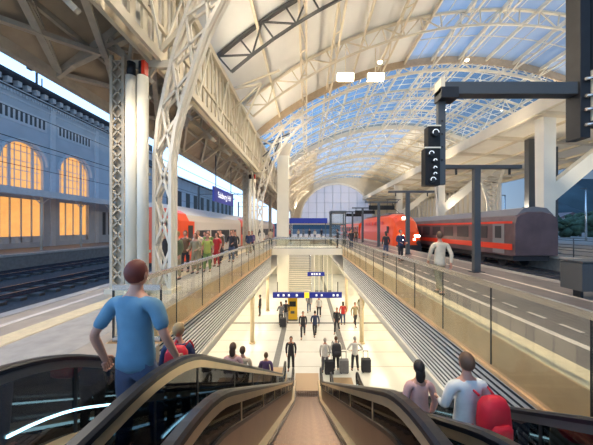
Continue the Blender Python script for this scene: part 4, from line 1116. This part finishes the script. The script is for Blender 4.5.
# hall people: px, feet y
hall = [(303,338,180,'walk','c_dark','c_dark','hair_dark','person in black walking up the middle of the lower hall, left of the pair',0),
 (315,337,10,'walk','c_navy','c_dark','hair_dark','person in navy walking away in the middle of the lower hall, right of the pair',0),
 (319,317,180,'stand','c_white','c_dark','hair_dark','person in a white top standing farther back under the yellow sign field',1),
 (325,373,0,'stand','c_white','c_grey','hair_grey','grey-haired person in a white top beside the right foot of the middle escalator',0),
 (336,371,5,'hold','c_white','c_dark','hair_brown','person in a white top with a large dark backpack near the escalator foot',0),
 (355,371,0,'akimbo','c_white','c_dark','hair_grey','person in a white shirt and dark trousers with hands on hips',0),
 (291,371,180,'stand','c_dark','c_dark','hair_dark','person in dark clothes at the left foot of the middle escalator',0),
 (355,326,200,'walk','c_khaki','c_dark','hair_brown','person in khaki walking at the right of the lower hall',0),
 (343,325,0,'stand','c_red','c_jeans','hair_dark','person in a red top standing right of the dark floor band',1),
 (337,333,160,'walk','c_dark','c_dark','hair_dark','person in dark clothes crossing the right floor band',0),
 (286,323,0,'stand','c_dark','c_grey','hair_dark','person in dark clothes beside the yellow ticket machine',0),
 (281,325,30,'hold','c_grey','c_dark','hair_brown','person in grey left of the one at the ticket machine',1),
 (260,316,90,'stand','c_dark','c_dark','hair_dark','dark figure alone at the far left of the lower hall',0),
 (361,317,180,'stand','c_olive','c_dark','hair_dark','person in olive at the far right of the lower hall',0),
 (309,313,0,'walk','c_grey','c_jeans','hair_brown','small distant figure in grey under the blue direction sign',1)]
for (px, py, yaw, pose, top, bot, hair, lab, fem) in hall:
    d = F*7.2/(py-VY); person(((px-VX)/F*d, d, ZH+.01), yaw, lab, pose=pose, top=top, bottom=bot, hair=hair, fem=bool(fem), h=1.74)
d = F*7.2/(372-VY); backpack(((336-VX)/F*d, d-.27, ZH+.9), 5, 'c_dark', 'large dark backpack worn near the escalator foot', 1.35)
def suitcase(px, py, label, m='c_dark'):
    d = F*7.2/(py-VY); r = empty('suitcase', ((px-VX)/F*d, d, ZH+.01)); tag(r, label, 'suitcase')
    MB().box(-.22,.22,-.13,.13,.05,.65).build('shell', m, r); f = MB(); f.bar((-.12,.1,.65),(-.12,.1,1.0),.02); f.bar((.12,.1,.65),(.12,.1,1.0),.02); f.bar((-.13,.1,1.0),(.13,.1,1.0),.03); f.build('handle', 'steel_grey', r)
    for s in (-1,1): MB().tube([(s*.15-.02,-.08,.04),(s*.15+.02,-.08,.04)], .04, 8).build('wheel', 'black', r)
suitcase(329, 374, 'dark suitcase beside the grey-haired person'); suitcase(366, 372, 'small dark suitcase right of the person with hands on hips'); suitcase(283, 327, 'dark suitcase left of the ticket machine'); suitcase(344,373,'grey suitcase in front of the person with hands on hips','c_grey')
# left platform crowd: x, y, yaw
crowd = [(-5.2,11.2,180,'stand','c_brown','c_dark','hair_brown','person in a brown top in the back row left of the cream one',0),
 (-4.9,13.0,200,'stand','c_green','c_dark','hair_dark','person in a dark green top directly behind the one in red',0),
 (-5.7,14.6,180,'stand','c_pink','c_dark','hair_brown','person in pink by the train door in the back row',1),
 (-4.9,17.4,180,'stand','c_khaki','c_dark','hair_dark','person in khaki under the far end of the blue station sign',0),
 (-4.2,20.0,180,'walk','c_purple','c_dark','hair_dark','person in purple walking between the crowd and the far column cluster',1),
 (-4.75,9.6,150,'stand','c_olive','c_khaki','hair_fair','person in an olive top at the left end of the platform crowd',0),
 (-5.6,10.3,200,'stand','c_dark','c_dark','hair_dark','person in black behind the olive-topped one beside the train door',0),
 (-4.6,10.8,170,'hold','c_khaki','c_khaki','hair_brown','person in khaki, second in the platform crowd',1),
 (-4.3,11.3,190,'stand','c_lime','c_green','hair_brown','person in a lime green top in the middle of the platform crowd',1),
 (-5.0,12.0,180,'stand','c_cream','c_khaki','hair_fair','person in cream behind the lime green top',0),
 (-4.4,12.8,160,'stand','c_red','c_red','hair_dark','person dressed all in red in the platform crowd',1),
 (-5.5,13.2,200,'walk','c_navy','c_dark','hair_dark','person in navy against the train side',0),
 (-4.7,13.9,200,'stand','c_brown','c_dark','hair_dark','person in brown right of the one in red',0),
 (-4.2,14.6,170,'hold','c_dark','c_jeans','hair_dark','person in black with jeans right of the brown top',0),
 (-5.1,15.4,180,'stand','c_grey','c_dark','hair_dark','person in grey in the back row by the train',0),
 (-4.5,16.4,190,'stand','c_dark','c_dark','hair_brown','person in dark clothes at the right end of the platform crowd',1),
 (-5.6,17.0,180,'walk','c_white','c_jeans','hair_dark','person in white walking along the train under the blue sign',0),
 (-4.1,18.5,180,'walk','c_navy','c_khaki','hair_fair','fair-haired person in navy past the crowd',1),
 (-4.3,25.0,180,'stand','c_white','c_cream','hair_brown','person in white beside the far lattice column cluster',0),
 (-5.3,25.8,180,'stand','c_pink','c_jeans','hair_dark','person in pink left of the far column cluster',1),
 (-3.9,28.0,0,'walk','c_cream','c_dark','hair_dark','person in cream walking at the left end of the bridge',0)]
for (x, y, yaw, pose, top, bot, hair, lab, fem) in crowd:
    person((x, y, .012), yaw, lab, pose=pose, top=top, bottom=bot, hair=hair, fem=bool(fem), h=1.68 if fem else 1.78, sleeve='short' if top in ('c_lime','c_red','c_cream') else 'long')
# bridge & concourse
far = [(2.95,25.3,90,'hold','c_dark','c_dark','hair_dark','dark-clothed person standing at the right end of the bridge',0),
 (3.9,23.2,200,'stand','c_dark','c_navy','hair_dark','person in black right of the bridge corner behind the glass',0),
 (-1.6,33.0,180,'walk','c_cream','c_dark','hair_brown','person in cream walking left of the dark blue board',1),(-.7,35.5,0,'stand','c_grey','c_dark','hair_dark','person in grey below the dark blue board',0),
 (.4,32.2+10.5,180,'stand','c_dark','c_dark','hair_dark','dark figure under the middle of the dark blue board',0),(1.3,43.5,180,'walk','c_white','c_jeans','hair_brown','person in white under the right half of the dark blue board',1),
 (4.8,33.0,180,'walk','c_dark','c_grey','hair_dark','person in black right of the glass lift',0),(5.6,30.0,170,'stand','c_brown','c_dark','hair_dark','person in brown beside the locomotive track',0),
 (5.0,16.6,10,'stand','c_dark','c_jeans','hair_dark','dark-haired person leaning by the right balustrade in front of the locomotive',1),
 (5.35,15.0,200,'hold','c_navy','c_dark','hair_dark','dark-haired person in navy on the right platform nearer than the locomotive',0),
 (-3.0,45.0,180,'stand','c_red','c_dark','hair_dark','distant person in red on the left of the concourse',0),(2.6,47.0,180,'walk','c_dark','c_dark','hair_dark','distant person in dark clothes beyond the glass lift',0),
 (3.7,7.3,4,'walk','c_cream','c_khaki','hair_brown','man in a cream shirt with a dark stripe walking beyond the right glass',0)]
for (x, y, yaw, pose, top, bot, hair, lab, fem) in far:
    if 27.3 < y < 42 and abs(x) < 3.3: y += 15
    person((x, y, .012), yaw, lab, pose=pose, top=top, bottom=bot, hair=hair, fem=bool(fem), h=1.68 if fem else 1.8)
# stripe across shoulders of the cream shirt: a bag strap worn
# ---------------------------------------------------------------- lights
def area(name, loc, rot, sx, sy, e, col):
    l = bpy.data.lights.new(name, 'AREA'); l.shape = 'RECTANGLE'; l.size = sx; l.size_y = sy; l.energy = e; l.color = col
    o = bpy.data.objects.new(name, l); COL.objects.link(o); o.location = loc; o.rotation_euler = rot; return o
W = (1.0,.86,.66)
# uplights standing on the girder and the canopy edge that wash the vault
def spot(name, loc, target, e, col, size=150, rad=.3):
    l = bpy.data.lights.new(name, 'SPOT'); l.energy = e; l.color = col; l.spot_size = R(size); l.spot_blend = .8; l.shadow_soft_size = rad
    o = bpy.data.objects.new(name, l); COL.objects.link(o); o.location = loc
    o.rotation_euler = (Vector(target)-Vector(loc)).to_track_quat('-Z','Y').to_euler(); return o
for i, y in enumerate((4, 12, 20, 30, 42, 56, 70)):
    spot('uplight', (-3.2, y, 7.4), (9, y+3, 17), 1000 if y < 30 else 1700, W)
    if y > 10: spot('uplight', (16.0, y, 8.2), (8, y+3, 17), 1150 if y < 30 else 2000, W)
for i, y in enumerate((3, 11, 19, 27, 40, 55, 68)):
    spot('downlight', (.8, y, 13.0), (.8, y, 0), 2300, W, 150, .5)
    if y > 20: spot('downlight', (20.0, y, 9.0), (18.0, y, 0), 500, W, 150, .3)
for i, y in enumerate((6, 13, 20, 30)):
    spot('aisle_downlight', (-5.2, y, 6.1), (-4.6, y, 0), 260, W, 150, .2)
for i, y in enumerate((9.5, 13.5, 17.5, 22, 26, 32, 37)):
    area('hall_light', (-4.6, y, -2.35), (0,0,0), 1.6, 1.2, 34, (1,.94,.82)); area('hall_light', (4.6, y, -2.35), (0,0,0), 1.6, 1.2, 38, (1,.88,.66))
for y in (25.2, 26.6): area('hall_light', (0, y, -.66), (0,0,0), 5, .8, 55, (1,.88,.66))
for y in (16, 24, 34, 46, 60):
    spot('canopy_fill', (19.5, y, 3.4), (22.5, y, 10), 600, W, 150, .3)  # added fill without a fixture, lightens the canopy soffit
    spot('vault_fill', (22.5, y, 11.3), (22.0, y+2, 17), 800, W, 160, .3)  # unseen fill above the canopy, added to brighten the vault's right flank
# world: dusk sky
w = bpy.data.worlds.new('dusk'); scn.world = w; w.use_nodes = True; nt = w.node_tree
bg = nt.nodes['Background']; tc = nt.nodes.new('ShaderNodeTexCoord'); sp_ = nt.nodes.new('ShaderNodeSeparateXYZ'); rp = nt.nodes.new('ShaderNodeValToRGB')
nt.links.new(tc.outputs['Generated'], sp_.inputs[0]); nt.links.new(sp_.outputs['Z'], rp.inputs['Fac'])
e = rp.color_ramp.elements; e[0].position = 0.; e[0].color = (.46,.62,.82,1); e[1].position = .75; e[1].color = (.12,.26,.52,1)
q = rp.color_ramp.elements.new(.25); q.color = (.26,.45,.72,1)
# west glow: lighter toward the left
rp2 = nt.nodes.new('ShaderNodeMapRange'); rp2.inputs['From Min'].default_value = -1; rp2.inputs['From Max'].default_value = .8; rp2.inputs['To Min'].default_value = 2.3; rp2.inputs['To Max'].default_value = .12
nt.links.new(sp_.outputs['X'], rp2.inputs['Value']); mul = nt.nodes.new('ShaderNodeVectorMath'); mul.operation = 'SCALE'
nt.links.new(rp.outputs['Color'], mul.inputs[0]); nt.links.new(rp2.outputs[0], mul.inputs['Scale']); nt.links.new(mul.outputs[0], bg.inputs['Color'])
bg.inputs['Strength'].default_value = 1.7
scn.view_settings.view_transform = 'Standard'; scn.view_settings.look = 'None'; scn.view_settings.exposure = .32; scn.view_settings.gamma = 1; scn.view_settings.use_curve_mapping = False
